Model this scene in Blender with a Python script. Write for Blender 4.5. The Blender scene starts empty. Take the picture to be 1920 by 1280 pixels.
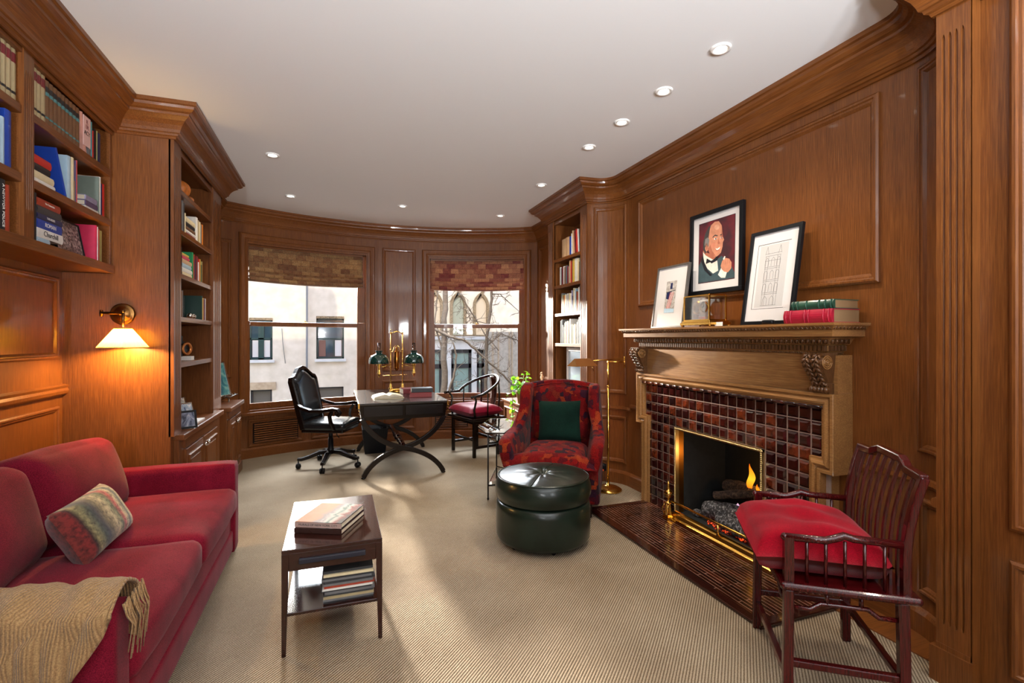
import bpy, bmesh, math, random
from mathutils import Vector, Matrix, noise
PI = math.pi
C = bpy.context.scene.collection
sc = bpy.context.scene
random.seed(7)

# ---------------------------------------------------------------- camera
CAM_H = 1.39
YAW = math.atan(329.0 / 920.0)
cd = bpy.data.cameras.new('camera'); cam = bpy.data.objects.new('camera', cd); C.objects.link(cam)
cam.location = (0, 0, CAM_H); cam.rotation_euler = (PI / 2, 0, -YAW)
cd.sensor_fit = 'HORIZONTAL'; cd.sensor_width = 36; cd.lens = 36 * 920 / 1920
cd.shift_y = -6 / 1920.0; cd.clip_start = 0.05; cd.clip_end = 200
sc.camera = cam
sc.view_settings.view_transform = 'Standard'; sc.view_settings.look = 'None'
sc.view_settings.gamma = 1; sc.view_settings.use_curve_mapping = False
sc.view_settings.exposure = 0.42
# ---------------------------------------------------------------- world and lights
w = bpy.data.worlds.new('sky'); sc.world = w; w.use_nodes = True
nt = w.node_tree; nt.nodes.clear()
wo = nt.nodes.new('ShaderNodeOutputWorld'); bg = nt.nodes.new('ShaderNodeBackground')
sky = nt.nodes.new('ShaderNodeTexSky'); sky.sky_type = 'NISHITA'; sky.sun_disc = False
sky.sun_elevation = math.radians(38); sky.sun_rotation = math.radians(190)
nt.links.new(sky.outputs[0], bg.inputs[0]); nt.links.new(bg.outputs[0], wo.inputs[0])
bg.inputs[1].default_value = 0.46

def lamp(name, kind, loc, energy, color=(1, 1, 1), target=None, **kw):
    l = bpy.data.lights.new(name, kind); l.energy = energy; l.color = color
    for k, v in kw.items(): setattr(l, k, v)
    o = bpy.data.objects.new(name, l); C.objects.link(o); o.location = loc
    if target is not None:
        o.rotation_euler = (Vector(target) - Vector(loc)).to_track_quat('-Z', 'Y').to_euler()
    return o
# the sun, high behind this house, lights the facades across the garden
lamp('sun_light', 'SUN', (0, -5, 20), 1.7, (1.0, .88, .70), target=(3.4, 7.0, 11.3), angle=math.radians(.6))
# sunlight thrown back into the bay by a window across the garden
lamp('reflected_sunlight', 'SPOT', (-1.2, 15.6, 3.4), 25000, (1.0, .90, .76), target=(1.95, 4.2, 1.2),
     spot_size=math.radians(27), spot_blend=.6, shadow_soft_size=.3)
# fill panel added behind the camera, outside the added rear window
lamp('rear_fill_light', 'AREA', (.5, -3.35, 1.65), 25, (.94, .97, 1.0), target=(.5, 3, 1.9), shape='RECTANGLE', size=3.4, size_y=2.1)
# uplighter spots added unseen behind the camera to fill the room
for ux, uy in ((-1.0, -1.5), (1.2, -1.5), (-1.0, -2.7), (1.2, -2.7)): lamp('fill_uplight', 'SPOT', (ux, uy, 1.685), 450, (.94, .97, 1.0), target=(ux * .7 + .3, uy + 1.2, 2.9), spot_size=math.radians(140), spot_blend=1, shadow_soft_size=.14)
# area lamp added out of view to boost the skylight entering the bay
lamp('sky_fill_light', 'AREA', (.7, 9.8, 4.3), 2200, (.86, .93, 1.0), target=(.9, 5.2, .6), shape='RECTANGLE', size=6.5, size_y=2.2)
DOWN = [(1.884, 2.04), (1.881, 2.507), (1.876, 2.966), (1.877, 3.44), (1.9, 4.45), (1.898, 5.736), (.711, 5.695), (-.458, 5.689), (-.496, 4.466)]
CEIL = 2.90

# ---------------------------------------------------------------- materials
def lin(c):
    return tuple(((v / 255) / 12.92 if v / 255 <= .04045 else ((v / 255 + .055) / 1.055) ** 2.4) for v in c) + (1,)
def nmat(name):
    m = bpy.data.materials.new(name); m.use_nodes = True
    return m, m.node_tree, m.node_tree.nodes['Principled BSDF']
def setp(b, **kw):
    names = dict(rough='Roughness', metal='Metallic', coat='Coat Weight', coatr='Coat Roughness', spec='Specular IOR Level', trans='Transmission Weight', ior='IOR', sheen='Sheen Weight', sheenr='Sheen Roughness', alpha='Alpha', sss='Subsurface Weight')
    for k, v in kw.items(): b.inputs[names[k]].default_value = v
def tex_coords(t, scale, rot=(0, 0, 0), which='Object'):
    tc = t.nodes.new('ShaderNodeTexCoord'); mp = t.nodes.new('ShaderNodeMapping')
    mp.inputs['Scale'].default_value = scale; mp.inputs['Rotation'].default_value = rot
    t.links.new(tc.outputs[which], mp.inputs[0]); return mp.outputs[0]
def ramp(t, fac, stops):
    r = t.nodes.new('ShaderNodeValToRGB'); e = r.color_ramp.elements
    e.remove(e[1]); e[0].position = stops[0][0]; e[0].color = stops[0][1] if len(stops[0][1]) == 4 else lin(stops[0][1])
    for p, c in stops[1:]: q = e.new(p); q.color = c if len(c) == 4 else lin(c)
    t.links.new(fac, r.inputs[0]); return r.outputs[0]
def noise_tex(t, vec, scale, detail=4, rough=.55, dist=0):
    n = t.nodes.new('ShaderNodeTexNoise'); n.inputs['Scale'].default_value = scale; n.inputs['Detail'].default_value = detail
    n.inputs['Roughness'].default_value = rough; n.inputs['Distortion'].default_value = dist
    if vec: t.links.new(vec, n.inputs['Vector'])
    return n
def bump(t, b, h, strength, dist=.002):
    bn = t.nodes.new('ShaderNodeBump'); bn.inputs['Strength'].default_value = strength; bn.inputs['Distance'].default_value = dist
    t.links.new(h, bn.inputs['Height']); t.links.new(bn.outputs[0], b.inputs['Normal'])
def mixc(t, fac, a, b_, mode='MIX'):
    m = t.nodes.new('ShaderNodeMix'); m.data_type = 'RGBA'; m.blend_type = mode
    if hasattr(fac, 'links'): t.links.new(fac, m.inputs['Factor'])
    else: m.inputs['Factor'].default_value = fac
    for s, v in ((m.inputs[6], a), (m.inputs[7], b_)):
        if hasattr(v, 'links'): t.links.new(v, s)
        else: s.default_value = v if len(v) == 4 else lin(v)
    return m.outputs[2]
def plain(name, col, rough=.5, metal=0, var=0, **kw):
    m, t, b = nmat(name); setp(b, rough=rough, metal=metal, **kw)
    if var:
        n = noise_tex(t, tex_coords(t, (1, 1, 1)), 30)
        c = lin(col); d = tuple(x * (1 - var) for x in c[:3]) + (1,)
        t.links.new(ramp(t, n.outputs[0], [(.35, d), (.65, c)]), b.inputs['Base Color'])
    else:
        b.inputs['Base Color'].default_value = lin(col)
    return m
def wood(name, axis, dark, mid, light, rough=.36, coat=.24, fine=210):
    m, t, b = nmat(name); setp(b, rough=rough, coat=coat, coatr=.07, spec=.28)
    s = [1, 1, 1]; s['xyz'.index(axis)] = .035
    v = tex_coords(t, tuple(s))
    n1 = noise_tex(t, v, fine, 3, .6, .2); n2 = noise_tex(t, v, 26, 3, .5, .3); n3 = noise_tex(t, tex_coords(t, (1, 1, 1)), 1.3, 2)
    a = ramp(t, n1.outputs[0], [(.25, tuple((p_ + q_) / 2 for p_, q_ in zip(dark, mid))), (.5, mid), (.75, light)])
    bb = ramp(t, n2.outputs[0], [(.35, (240, 239, 238)), (.65, (255, 255, 255))])
    c2 = ramp(t, n3.outputs[0], [(.35, (232, 226, 222)), (.7, (255, 255, 255))])
    x = mixc(t, 1.0, a, bb, 'MULTIPLY'); x = mixc(t, 1.0, x, c2, 'MULTIPLY')
    t.links.new(x, b.inputs['Base Color']); bump(t, b, n1.outputs[0], .12, .0006)
    return m
OAK = ((72, 40, 16), (120, 70, 31), (140, 88, 41))
W = {a: wood('oak_' + a, a, *OAK) for a in 'xyz'}
MANTEL = {a: wood('mantel_oak_' + a, a, (98, 64, 34), (150, 106, 60), (178, 134, 82), .3, .3) for a in 'xyz'}
DKW = {a: wood('dark_wood_' + a, a, (10, 6, 5), (18, 10, 8), (28, 17, 13), .25, .15) for a in 'xyz'}
ROSE = wood('rosewood', 'z', (34, 5, 7), (66, 11, 13), (88, 20, 20), .2, .5)
WAL = {a: wood('walnut_' + a, a, (30, 12, 10), (50, 21, 17), (70, 34, 26), .18, .9) for a in 'xyz'}
M = {}
def fabric(name, base, dark, scale=350, rough=.9, sheen=.5, bs=.5):
    m, t, b = nmat(name); setp(b, rough=rough, sheen=sheen, sheenr=.4, spec=.08)
    v = tex_coords(t, (1, 1, 1)); n = noise_tex(t, v, scale, 2); n2 = noise_tex(t, v, 5, 3)
    a = ramp(t, n.outputs[0], [(.3, dark), (.7, base)]); c = ramp(t, n2.outputs[0], [(.35, (212, 205, 208)), (.65, (255, 255, 255))])
    t.links.new(mixc(t, 1.0, a, c, 'MULTIPLY'), b.inputs['Base Color']); bump(t, b, n.outputs[0], bs, .0015)
    return m
M['sofa'] = fabric('red_chenille', (148, 31, 54), (94, 13, 32), sheen=.1)
M['crimson'] = fabric('crimson_velvet', (168, 5, 34), (116, 1, 20), 420, .85, .1)
M['pinkish'] = fabric('raspberry_silk', (150, 18, 52), (100, 8, 32), 200, .5, .1, .2)
M['dgreen'] = fabric('dark_green_velvet', (20, 50, 40), (8, 26, 22), 300, sheen=.08)
M['gold_wool'] = None
m, t, b = nmat('knitted_tan_wool'); setp(b, rough=.95, sheen=.15)
v = tex_coords(t, (1, 1, 1), (0, 0, .5)); wv = t.nodes.new('ShaderNodeTexWave'); wv.inputs['Scale'].default_value = 40; wv.inputs['Distortion'].default_value = 1.0; wv.inputs['Detail'].default_value = 2
t.links.new(v, wv.inputs[0]); n = noise_tex(t, v, 260, 2)
a = ramp(t, wv.outputs[1], [(.05, (158, 122, 80)), (.5, (182, 146, 98))]); c = ramp(t, n.outputs[0], [(.3, (190, 185, 180)), (.7, (255, 255, 255))])
t.links.new(mixc(t, 1.0, a, c, 'MULTIPLY'), b.inputs['Base Color']); bump(t, b, wv.outputs[1], .7, .004); M['throw'] = m
M['ceiling'] = plain('white_ceiling_paint', (236, 237, 238), .75)
M['brass'] = plain('polished_brass', (226, 178, 88), .2, 1, coat=.2)
M['dbrass'] = plain('antique_brass', (120, 84, 46), .3, 1)
M['silver'] = plain('bright_nickel', (210, 208, 204), .2, 1)
M['chrome'] = plain('chrome_silver', (225, 225, 225), .15, 1)
CARV = wood('carved_oak', 'z', (54, 33, 18), (92, 60, 34), (120, 84, 50), .28, .4)
M['black'] = plain('black_lacquer', (12, 14, 18), .35, spec=.3)
M['iron'] = plain('black_iron', (30, 28, 28), .45, .6)
M['leather'] = None
def leather(name, col, dark, rough=.28):
    m, t, b = nmat(name); setp(b, rough=rough, coat=.2, coatr=.15, spec=.3)
    v = tex_coords(t, (1, 1, 1)); n = noise_tex(t, v, 260, 3); n2 = noise_tex(t, v, 7, 3)
    t.links.new(ramp(t, n2.outputs[0], [(.35, dark), (.65, col)]), b.inputs['Base Color']); bump(t, b, n.outputs[0], .18, .0008); return m
M['gleather'] = leather('dark_green_leather', (26, 38, 30), (17, 26, 20))
M['bleather'] = leather('black_leather', (26, 32, 36), (12, 16, 20), .25)
M['paper'] = plain('book_pages', (226, 216, 192), .8, var=.12)
M['white'] = plain('white_card', (238, 236, 232), .6)
M['mat'] = plain('mat_board', (206, 203, 202), .8, spec=.2)
M['glass'], t, b = nmat('clear_glass'); setp(b, rough=0, trans=1, ior=1.45); b.inputs['Base Color'].default_value = (.94, .98, .97, 1)
# thin window glass: mostly clear with a faint reflection
m, t, b = nmat('window_glass'); t.nodes.remove(b)
tr = t.nodes.new('ShaderNodeBsdfTransparent'); gl = t.nodes.new('ShaderNodeBsdfGlossy'); gl.inputs['Roughness'].default_value = .02
fr = t.nodes.new('ShaderNodeFresnel'); fr.inputs[0].default_value = 1.3; mx = t.nodes.new('ShaderNodeMixShader')
t.links.new(fr.outputs[0], mx.inputs[0]); t.links.new(tr.outputs[0], mx.inputs[1]); t.links.new(gl.outputs[0], mx.inputs[2])
t.links.new(mx.outputs[0], t.nodes['Material Output'].inputs[0]); M['pane'] = m
# sisal carpet: 45 degree ribs
m, t, b = nmat('sisal_carpet'); setp(b, rough=.95, spec=.2)
v = tex_coords(t, (1, 1, 1), (0, 0, math.radians(-45))); v2 = tex_coords(t, (1, 1, 1))
wv = t.nodes.new('ShaderNodeTexWave'); wv.bands_direction = 'Y'; wv.inputs['Scale'].default_value = 26; wv.inputs['Distortion'].default_value = .9; wv.inputs['Detail'].default_value = 2; wv.inputs['Detail Scale'].default_value = 6
t.links.new(v, wv.inputs[0])
wx = t.nodes.new('ShaderNodeTexWave'); wx.bands_direction = 'X'; wx.inputs['Scale'].default_value = 38; wx.inputs['Distortion'].default_value = 1.5
t.links.new(v, wx.inputs[0])
n = noise_tex(t, v2, 220, 3); n2 = noise_tex(t, v2, 2.2, 3)
a = ramp(t, wv.outputs[1], [(.12, (128, 112, 92)), (.55, (204, 191, 170))])
a = mixc(t, .35, a, ramp(t, wx.outputs[1], [(.2, (168, 152, 130)), (.7, (232, 222, 204))]), 'MULTIPLY')
a = mixc(t, 1.0, a, ramp(t, n.outputs[0], [(.3, (200, 196, 190)), (.7, (255, 255, 255))]), 'MULTIPLY')
a = mixc(t, 1.0, a, ramp(t, n2.outputs[0], [(.3, (228, 224, 220)), (.7, (255, 255, 255))]), 'MULTIPLY')
t.links.new(a, b.inputs['Base Color']); bump(t, b, wv.outputs[1], .8, .004); M['sisal'] = m

# ---------------------------------------------------------------- mesh building
class MB:
    def __init__(s): s.v = []; s.f = []; s.sm = []; s.mi = []; s.m = 0
    def add(s, verts, faces, smooth=False):
        k = len(s.v); s.v += [tuple(p) for p in verts]; s.f += [tuple(i + k for i in f) for f in faces]
        s.sm += [smooth] * len(faces); s.mi += [s.m] * len(faces); return s
    def box(s, x0, x1, y0, y1, z0, z1, mx=None):
        vs = [Vector((x, y, z)) for z in (z0, z1) for y in (y0, y1) for x in (x0, x1)]
        if mx: vs = [mx @ p for p in vs]
        return s.add(vs, [(0, 2, 3, 1), (4, 5, 7, 6), (0, 1, 5, 4), (2, 6, 7, 3), (0, 4, 6, 2), (1, 3, 7, 5)])
    def grid(s, fn, nu, nv, smooth=True, closeu=False, closev=False):
        vs = [fn(i / nu, j / nv) for i in range(nu + (0 if closeu else 1)) for j in range(nv + (0 if closev else 1))]
        R = nv + (0 if closev else 1); U = nu if closeu else nu + 1
        fs = [((i % U) * R + j, ((i + 1) % U) * R + j, ((i + 1) % U) * R + (j + 1) % R, (i % U) * R + (j + 1) % R) for i in range(nu) for j in range(nv)]
        return s.add(vs, fs, smooth)
    def tube(s, pts, r, n=8, smooth=True, sq=None, up=None):
        pts = [Vector(p) for p in pts]; rs = r if isinstance(r, (list, tuple)) else [r] * len(pts)
        t0 = (pts[1] - pts[0]).normalized(); ref = Vector(up) if up else (Vector((0, 0, 1)) if abs(t0.z) < .9 else Vector((1, 0, 0)))
        nrm = (ref - t0 * ref.dot(t0)).normalized(); vs = []
        for i, p in enumerate(pts):
            tt = ((pts[min(i + 1, len(pts) - 1)] - p).normalized() + (p - pts[max(i - 1, 0)]).normalized())
            tt = tt.normalized() if tt.length > 1e-6 else t0
            nrm = (nrm - tt * nrm.dot(tt)); nrm = nrm.normalized() if nrm.length > 1e-6 else ref
            bi = tt.cross(nrm)
            if sq:   # rectangular section: sq = (half width along bi, half height along nrm) scaled by r
                for a, b_ in ((-1, -1), (1, -1), (1, 1), (-1, 1)): vs.append(p + bi * a * sq[0] * rs[i] + nrm * b_ * sq[1] * rs[i])
            else:
                for k in range(n): a = 2 * PI * k / n; vs.append(p + (nrm * math.cos(a) + bi * math.sin(a)) * rs[i])
        if sq: n = 4; smooth = False
        fs = [(i * n + k, i * n + (k + 1) % n, (i + 1) * n + (k + 1) % n, (i + 1) * n + k) for i in range(len(pts) - 1) for k in range(n)]
        fs += [tuple(range(n))[::-1], tuple((len(pts) - 1) * n + k for k in range(n))]
        return s.add(vs, fs, smooth)
    def lathe(s, prof, n=24, mx=None, smooth=True, arc=2 * PI):
        full = abs(arc - 2 * PI) < 1e-4; N = n if full else n + 1
        vs = [Vector((r * math.cos(arc * k / n), r * math.sin(arc * k / n), z)) for r, z in prof for k in range(N)]
        if mx: vs = [mx @ p for p in vs]
        fs = [(i * N + k, i * N + (k + 1) % N, (i + 1) * N + (k + 1) % N, (i + 1) * N + k) for i in range(len(prof) - 1) for k in range(n)]
        return s.add(vs, fs, smooth)
    def prism(s, poly, h0, h1, mp=None, smooth=False):
        mp = mp or (lambda a, b_, c: (a, b_, c)); n = len(poly)
        vs = [mp(a, b_, h0) for a, b_ in poly] + [mp(a, b_, h1) for a, b_ in poly]
        return s.add(vs, [tuple(range(n))[::-1], tuple(range(n, 2 * n))] + [(i, (i + 1) % n, n + (i + 1) % n, n + i) for i in range(n)], smooth)
    def ball(s, c, r, n=12, sc_=(1, 1, 1)):
        c = Vector(c); return s.grid(lambda u, v_: c + Vector((math.sin(PI * v_) * math.cos(2 * PI * u) * sc_[0], math.sin(PI * v_) * math.sin(2 * PI * u) * sc_[1], -math.cos(PI * v_) * sc_[2])) * r, n, max(4, n // 2), closeu=True)
    def sweep(s, path, prof, mp, closed=False, smooth=False):
        """mitred moulding: path in a plane (a, b); prof = [(offset to the left of the path, out)]; mp(a, b, out) -> world"""
        n = len(path); P2 = [Vector(p) for p in path]; vs = []
        for i in range(n):
            a = P2[(i - 1) % n] if (closed or i > 0) else None; b_ = P2[(i + 1) % n] if (closed or i < n - 1) else None
            d1 = (P2[i] - a).normalized() if a is not None else (b_ - P2[i]).normalized(); d2 = (b_ - P2[i]).normalized() if b_ is not None else d1
            n1 = Vector((-d1.y, d1.x)); n2 = Vector((-d2.y, d2.x)); mm = n1 + n2
            mm = mm / max(.15, mm.dot(n1)) if mm.length > 1e-6 else n1
            for o, h in prof: q = P2[i] + mm * o; vs.append(mp(q.x, q.y, h))
        R = len(prof); fs = []
        for i in range(n if closed else n - 1):
            for j in range(R - 1): a = i * R + j; c = ((i + 1) % n) * R + j; fs.append((a, c, c + 1, a + 1))
        if not closed: fs += [tuple(range(R)), tuple(range((n - 1) * R, n * R))[::-1]]
        return s.add(vs, fs, smooth)
    def build(s, name, mats, parent=None, bevel=0, seg=2, subsurf=0, loc=None, rot=None, fixn=True):
        me = bpy.data.meshes.new(name); me.from_pydata(s.v, [], s.f)
        mats = mats if isinstance(mats, (list, tuple)) else [mats]
        for q in mats: me.materials.append(q)
        me.polygons.foreach_set('use_smooth', s.sm)
        if len(mats) > 1: me.polygons.foreach_set('material_index', s.mi)
        if fixn:
            bm = bmesh.new(); bm.from_mesh(me); bmesh.ops.recalc_face_normals(bm, faces=bm.faces); bm.to_mesh(me); bm.free()
        me.update(); o = bpy.data.objects.new(name, me); C.objects.link(o)
        if parent: o.parent = parent
        if loc: o.location = loc
        if rot: o.rotation_euler = rot
        if bevel: q = o.modifiers.new('bevel', 'BEVEL'); q.width = bevel; q.segments = seg; q.limit_method = 'ANGLE'; q.angle_limit = math.radians(40)
        if subsurf: q = o.modifiers.new('smooth', 'SUBSURF'); q.levels = subsurf; q.render_levels = subsurf
        return o
def tag(o, label=None, cat=None, group=None, kind=None):
    for k, v in (('label', label), ('category', cat), ('group', group), ('kind', kind)):
        if v: o[k] = v
    return o
def thing(name, label, cat, loc=(0, 0, 0), rz=0, group=None):
    o = bpy.data.objects.new(name, None); C.objects.link(o); o.location = loc; o.rotation_euler = (0, 0, rz); o.empty_display_size = .1
    return tag(o, label, cat, group)
def struct(o): o['kind'] = 'structure'; return o
def bx(name, mat, x0, x1, y0, y1, z0, z1, parent=None, bevel=0, **k): return MB().box(x0, x1, y0, y1, z0, z1).build(name, mat, parent, bevel, **k)
def rbox(mb, cx, cy, cz, sx, sy, sz, r=.03, n=8, puff=(0, 0, 0), wr=0, mx=None, seed=0, ws=6):
    """rounded, slightly puffed box surface for cushions"""
    hx, hy, hz = sx / 2, sy / 2, sz / 2; fs = []; idx = {}; vs = []
    def pt(x, y, z):
        k = (round(x, 5), round(y, 5), round(z, 5))
        if k in idx: return idx[k]
        p = Vector((x * hx, y * hy, z * hz)); q = Vector((max(-hx + r, min(hx - r, p.x)), max(-hy + r, min(hy - r, p.y)), max(-hz + r, min(hz - r, p.z))))
        d = p - q
        if d.length > 1e-7: p = q + d.normalized() * min(r, max(abs(d.x), abs(d.y), abs(d.z)))
        p.x += x * puff[0] * (1 - y * y) * (1 - z * z); p.y += y * puff[1] * (1 - x * x) * (1 - z * z); p.z += z * puff[2] * (1 - x * x) * (1 - y * y)
        if wr: p += noise.noise_vector(Vector((x * hx, y * hy, z * hz)) * ws + Vector((seed * 7.3, seed, 0))) * wr
        p += Vector((cx, cy, cz))
        if mx: p = mx @ p
        idx[k] = len(vs); vs.append(p); return idx[k]
    ts = [-math.cos(PI * i / n) * .35 + (2 * i / n - 1) * .65 for i in range(n + 1)]
    for ax in range(3):
        for sg in (-1, 1):
            for i in range(n):
                for j in range(n):
                    q = []
                    for a, b_ in ((ts[i], ts[j]), (ts[i + 1], ts[j]), (ts[i + 1], ts[j + 1]), (ts[i], ts[j + 1])):
                        c = [0, 0, 0]; c[ax] = sg; c[(ax + 1) % 3] = a; c[(ax + 2) % 3] = b_; q.append(pt(*c))
                    fs.append(tuple(q))
    mb.add(vs, fs, True); return mb
def pillow(mb, w_, h_, t_, mx=None, n=16, wr=.004, seed=0, corner=.1):
    for sg in (1, -1):
        def fn(u, v_, sg=sg):
            x, y = 2 * u - 1, 2 * v_ - 1; e = max(0, (1 - x ** 4) * (1 - y ** 4)) ** .5
            p = Vector((x * w_ / 2 * (1 - corner * (1 - abs(y)) ** 2 * .0 - corner * .5 * (1 - y * y) * abs(x)), y * h_ / 2 * (1 - corner * .5 * (1 - x * x) * abs(y)), sg * t_ / 2 * e))
            if wr and e > 0: p += noise.noise_vector(p * 9 + Vector((seed * 3.1, sg, seed))) * wr * e
            return mx @ p if mx else p
        mb.grid(fn, n, n)
    return mb
def text(name, s_, size, mat, parent, loc, rot, ext=.0004, align='LEFT', sx=1):
    c = bpy.data.curves.new(name, 'FONT'); c.body = s_; c.size = size; c.extrude = ext; c.align_x = align; c.align_y = 'CENTER'; c.materials.append(mat)
    o = bpy.data.objects.new(name, c); C.objects.link(o); o.location = loc; o.rotation_euler = rot; o.scale = (sx, 1, 1)
    if parent: o.parent = parent
    return o
XMAP = lambda X, sg: (lambda a, b_, h: (X + sg * h, a, b_))      # a = Y, b = Z, out along sg*X
YMAP = lambda Y, sg: (lambda a, b_, h: (a, Y + sg * h, b_))      # a = X, b = Z
RECT = lambda a0, a1, b0, b1: [(a0, b0), (a1, b0), (a1, b1), (a0, b1)]
PANEL = [(-.004, 0), (-.004, .012), (.004, .018), (.012, .018), (.016, .012), (.024, .011), (.032, .004), (.036, 0)]
def rect_mould(mb, a0, a1, b0, b1, mp, k=1.0, sub=1, prof=PANEL):
    pts = []
    for (p, q) in zip(RECT(a0, a1, b0, b1), RECT(a0, a1, b0, b1)[1:] + RECT(a0, a1, b0, b1)[:1]):
        m_ = sub if abs(p[1] - q[1]) < 1e-6 else 1
        pts += [(p[0] + (q[0] - p[0]) * i / m_, p[1] + (q[1] - p[1]) * i / m_) for i in range(m_)]
    return mb.sweep(pts, [(o * k, h * k) for o, h in prof], mp, closed=True)
# ================================================================ the room
BCX, BCY, BR = .7, 3.3, 3.5            # bow window: centre and inner radius
def cyl(phi, R, z): a = math.radians(phi); return (BCX + R * math.sin(a), BCY + R * math.cos(a), z)
def cylbox(mb, p0, p1, r0, r1, z0, z1, step=2.0):
    n = max(1, int(abs(p1 - p0) / step)); mp = lambda a, b_, c: cyl(a, b_, c)
    vs = [cyl(p0 + (p1 - p0) * i / n, r, z) for i in range(n + 1) for (r, z) in ((r0, z0), (r1, z0), (r1, z1), (r0, z1))]
    fs = [(i * 4 + k, i * 4 + (k + 1) % 4, (i + 1) * 4 + (k + 1) % 4, (i + 1) * 4 + k) for i in range(n) for k in range(4)]
    fs += [(3, 2, 1, 0), tuple(n * 4 + k for k in range(4))]
    return mb.add(vs, fs)
BMAP = lambda sg=-1, R=BR: (lambda a, b_, h: cyl(a, R + sg * h, b_))   # a in degrees; mouldings stand proud towards the room
def bay_mould(mb, p0, p1, z0, z1, R=BR, k=1.0, prof=PANEL):
    kk = math.degrees(1 / R)
    mp = lambda a, b_, h: cyl(a * kk, R - h, b_)
    return rect_mould(mb, p0 / kk, p1 / kk, z0, z1, mp, k, 8, prof)

# floor, ceiling, back
f = MB().box(-3.2, 4.2, -3.2, 7.2, -.12, 0); struct(f.build('floor', M['sisal']))
f = MB(); f.box(-3.2, 4.2, -3.2, 7.2, CEIL, CEIL + .15); struct(f.build('ceiling', M['ceiling']))
f = MB(); f.box(-1.9, -1.22, -3.2, -3.05, 0, CEIL); f.box(2.22, 2.9, -3.2, -3.05, 0, CEIL); f.box(-1.22, 2.22, -3.2, -3.05, 0, .55); f.box(-1.22, 2.22, -3.2, -3.05, 2.7, CEIL)
struct(f.build('wall_back', W['z']))
f = MB().box(-1.22, 2.22, -3.15, -3.11, .55, .62); f.box(-1.22, 2.22, -3.15, -3.11, 2.63, 2.7)
for x in (-1.22, -.1, 1.04, 2.16): f.box(x, x + .06, -3.15, -3.11, .62, 2.63)
f.box(-1.22, 2.22, -3.14, -3.12, 1.6, 1.64)
wb = struct(f.build('window_3', W['x'])); MB().box(-1.18, 2.18, -3.132, -3.128, .6, 2.65).build('pane', M['pane'], wb)  # unseen rear window, added to let fill light into the room

# left wall with dado
f = MB().box(-1.75, -1.6, -3.05, 3.8, 0, CEIL)
mp = XMAP(-1.6, 1)
for y0, y1 in ((2.05, 3.735), (.3, 1.95), (-1.4, .2), (-2.95, -1.5)):
    rect_mould(f, y0, y1, 1.27, 1.755, mp); rect_mould(f, y0, y1, .2, .975, mp)
f.sweep([(-3.05, 1.04), (3.8, 1.04)], [(0, 0), (0, .014), (.012, .03), (.03, .034), (.045, .028), (.06, .034), (.068, .012), (.068, 0)], XMAP(-1.6, 1))
struct(f.build('wall_left', W['z'], bevel=.0))
# side wall beyond the left bookcases, towards the bay
f = MB().box(-1.45, -1.25, 5.25, 6.35, 0, CEIL); rect_mould(f, 5.4, 6.1, .95, 2.5, XMAP(-1.25, 1)); struct(f.build('wall_left_bay', W['z']))
f = MB().box(2.6, 2.8, 5.2, 6.35, 0, CEIL); rect_mould(f, 5.32, 5.72, .85, 2.6, XMAP(2.6, -1)); rect_mould(f, 5.8, 6.14, .85, 2.6, XMAP(2.6, -1), 1.2)
struct(f.build('wall_right_bay', W['z']))

# bay wall, in segments around two sash windows
W1, W2 = (-28.7, -5.0), (8.08, 30.15)
ZS, ZH = .53, 2.52
f = MB()
for p0, p1 in ((-36.5, W1[0]), (W1[1], W2[0]), (W2[1], 36)): cylbox(f, p0, p1, BR, BR + .3, 0, CEIL)
for p0, p1 in (W1, W2): cylbox(f, p0, p1, BR, BR + .3, ZH, CEIL); cylbox(f, p0, p1, BR, BR + .3, 0, ZS)
# door-like casings round the openings
CAS = [(-.005, 0), (-.005, .014), (.02, .02), (.03, .028), (.06, .026), (.075, .03), (.085, .02), (.085, 0)]
for p0, p1 in (W1, W2):
    kk = math.degrees(1 / BR); a0, a1 = p0 / kk, p1 / kk; n = 8
    path = [(a0, ZS)] + [(a0 + (a1 - a0) * i / n, ZH) for i in range(n + 1)] + [(a1, ZS)]
    f.sweep(path, CAS, lambda a, b_, h: cyl(a * math.degrees(1 / BR), BR - h, b_))
bay_mould(f, -1.9, 5.2, .95, 2.6, k=1.1); bay_mould(f, -1.9, 5.2, .16, .82, k=1.0)
bay_mould(f, -33.5, -31.4, .95, 2.5)
for p0, p1 in ((W1[0] + .3, -18.2), (-16.6, W1[1] - .3), (W2[0] + .3, 18), (19.6, W2[1] - .3)): bay_mould(f, p0, p1, .13, .44, k=.8)
struct(f.build('wall_bay', W['z']))
# window stools
f = MB()
for p0, p1 in (W1, W2): cylbox(f, p0 - 1.2, p1 + 1.2, BR - .055, BR + .02, .495, .53)
struct(f.build('trim_1', W['x'], bevel=.004))
# wooden heating grilles below the windows
for (g0, g1), lab in (((-27.6, -19.2), 'wooden slatted radiator grille below the left window, behind the office chair'), ((9.6, 17.0), 'wooden slatted radiator grille below the right window, behind the round-backed chair')):
    f = MB(); cylbox(f, g0, g1, BR - .016, BR - .004, .165, .40)
    gr = tag(f.build('radiator_grille', DKW['x']), lab, 'grille', 'radiator grilles under the bay windows')
    f = MB()
    for i in range(9): cylbox(f, g0 + .2, g1 - .2, BR - .028, BR - .016, .172 + i * .0255, .172 + i * .0255 + .014)
    f.build('louvre_slats', W['x'], gr)

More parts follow.
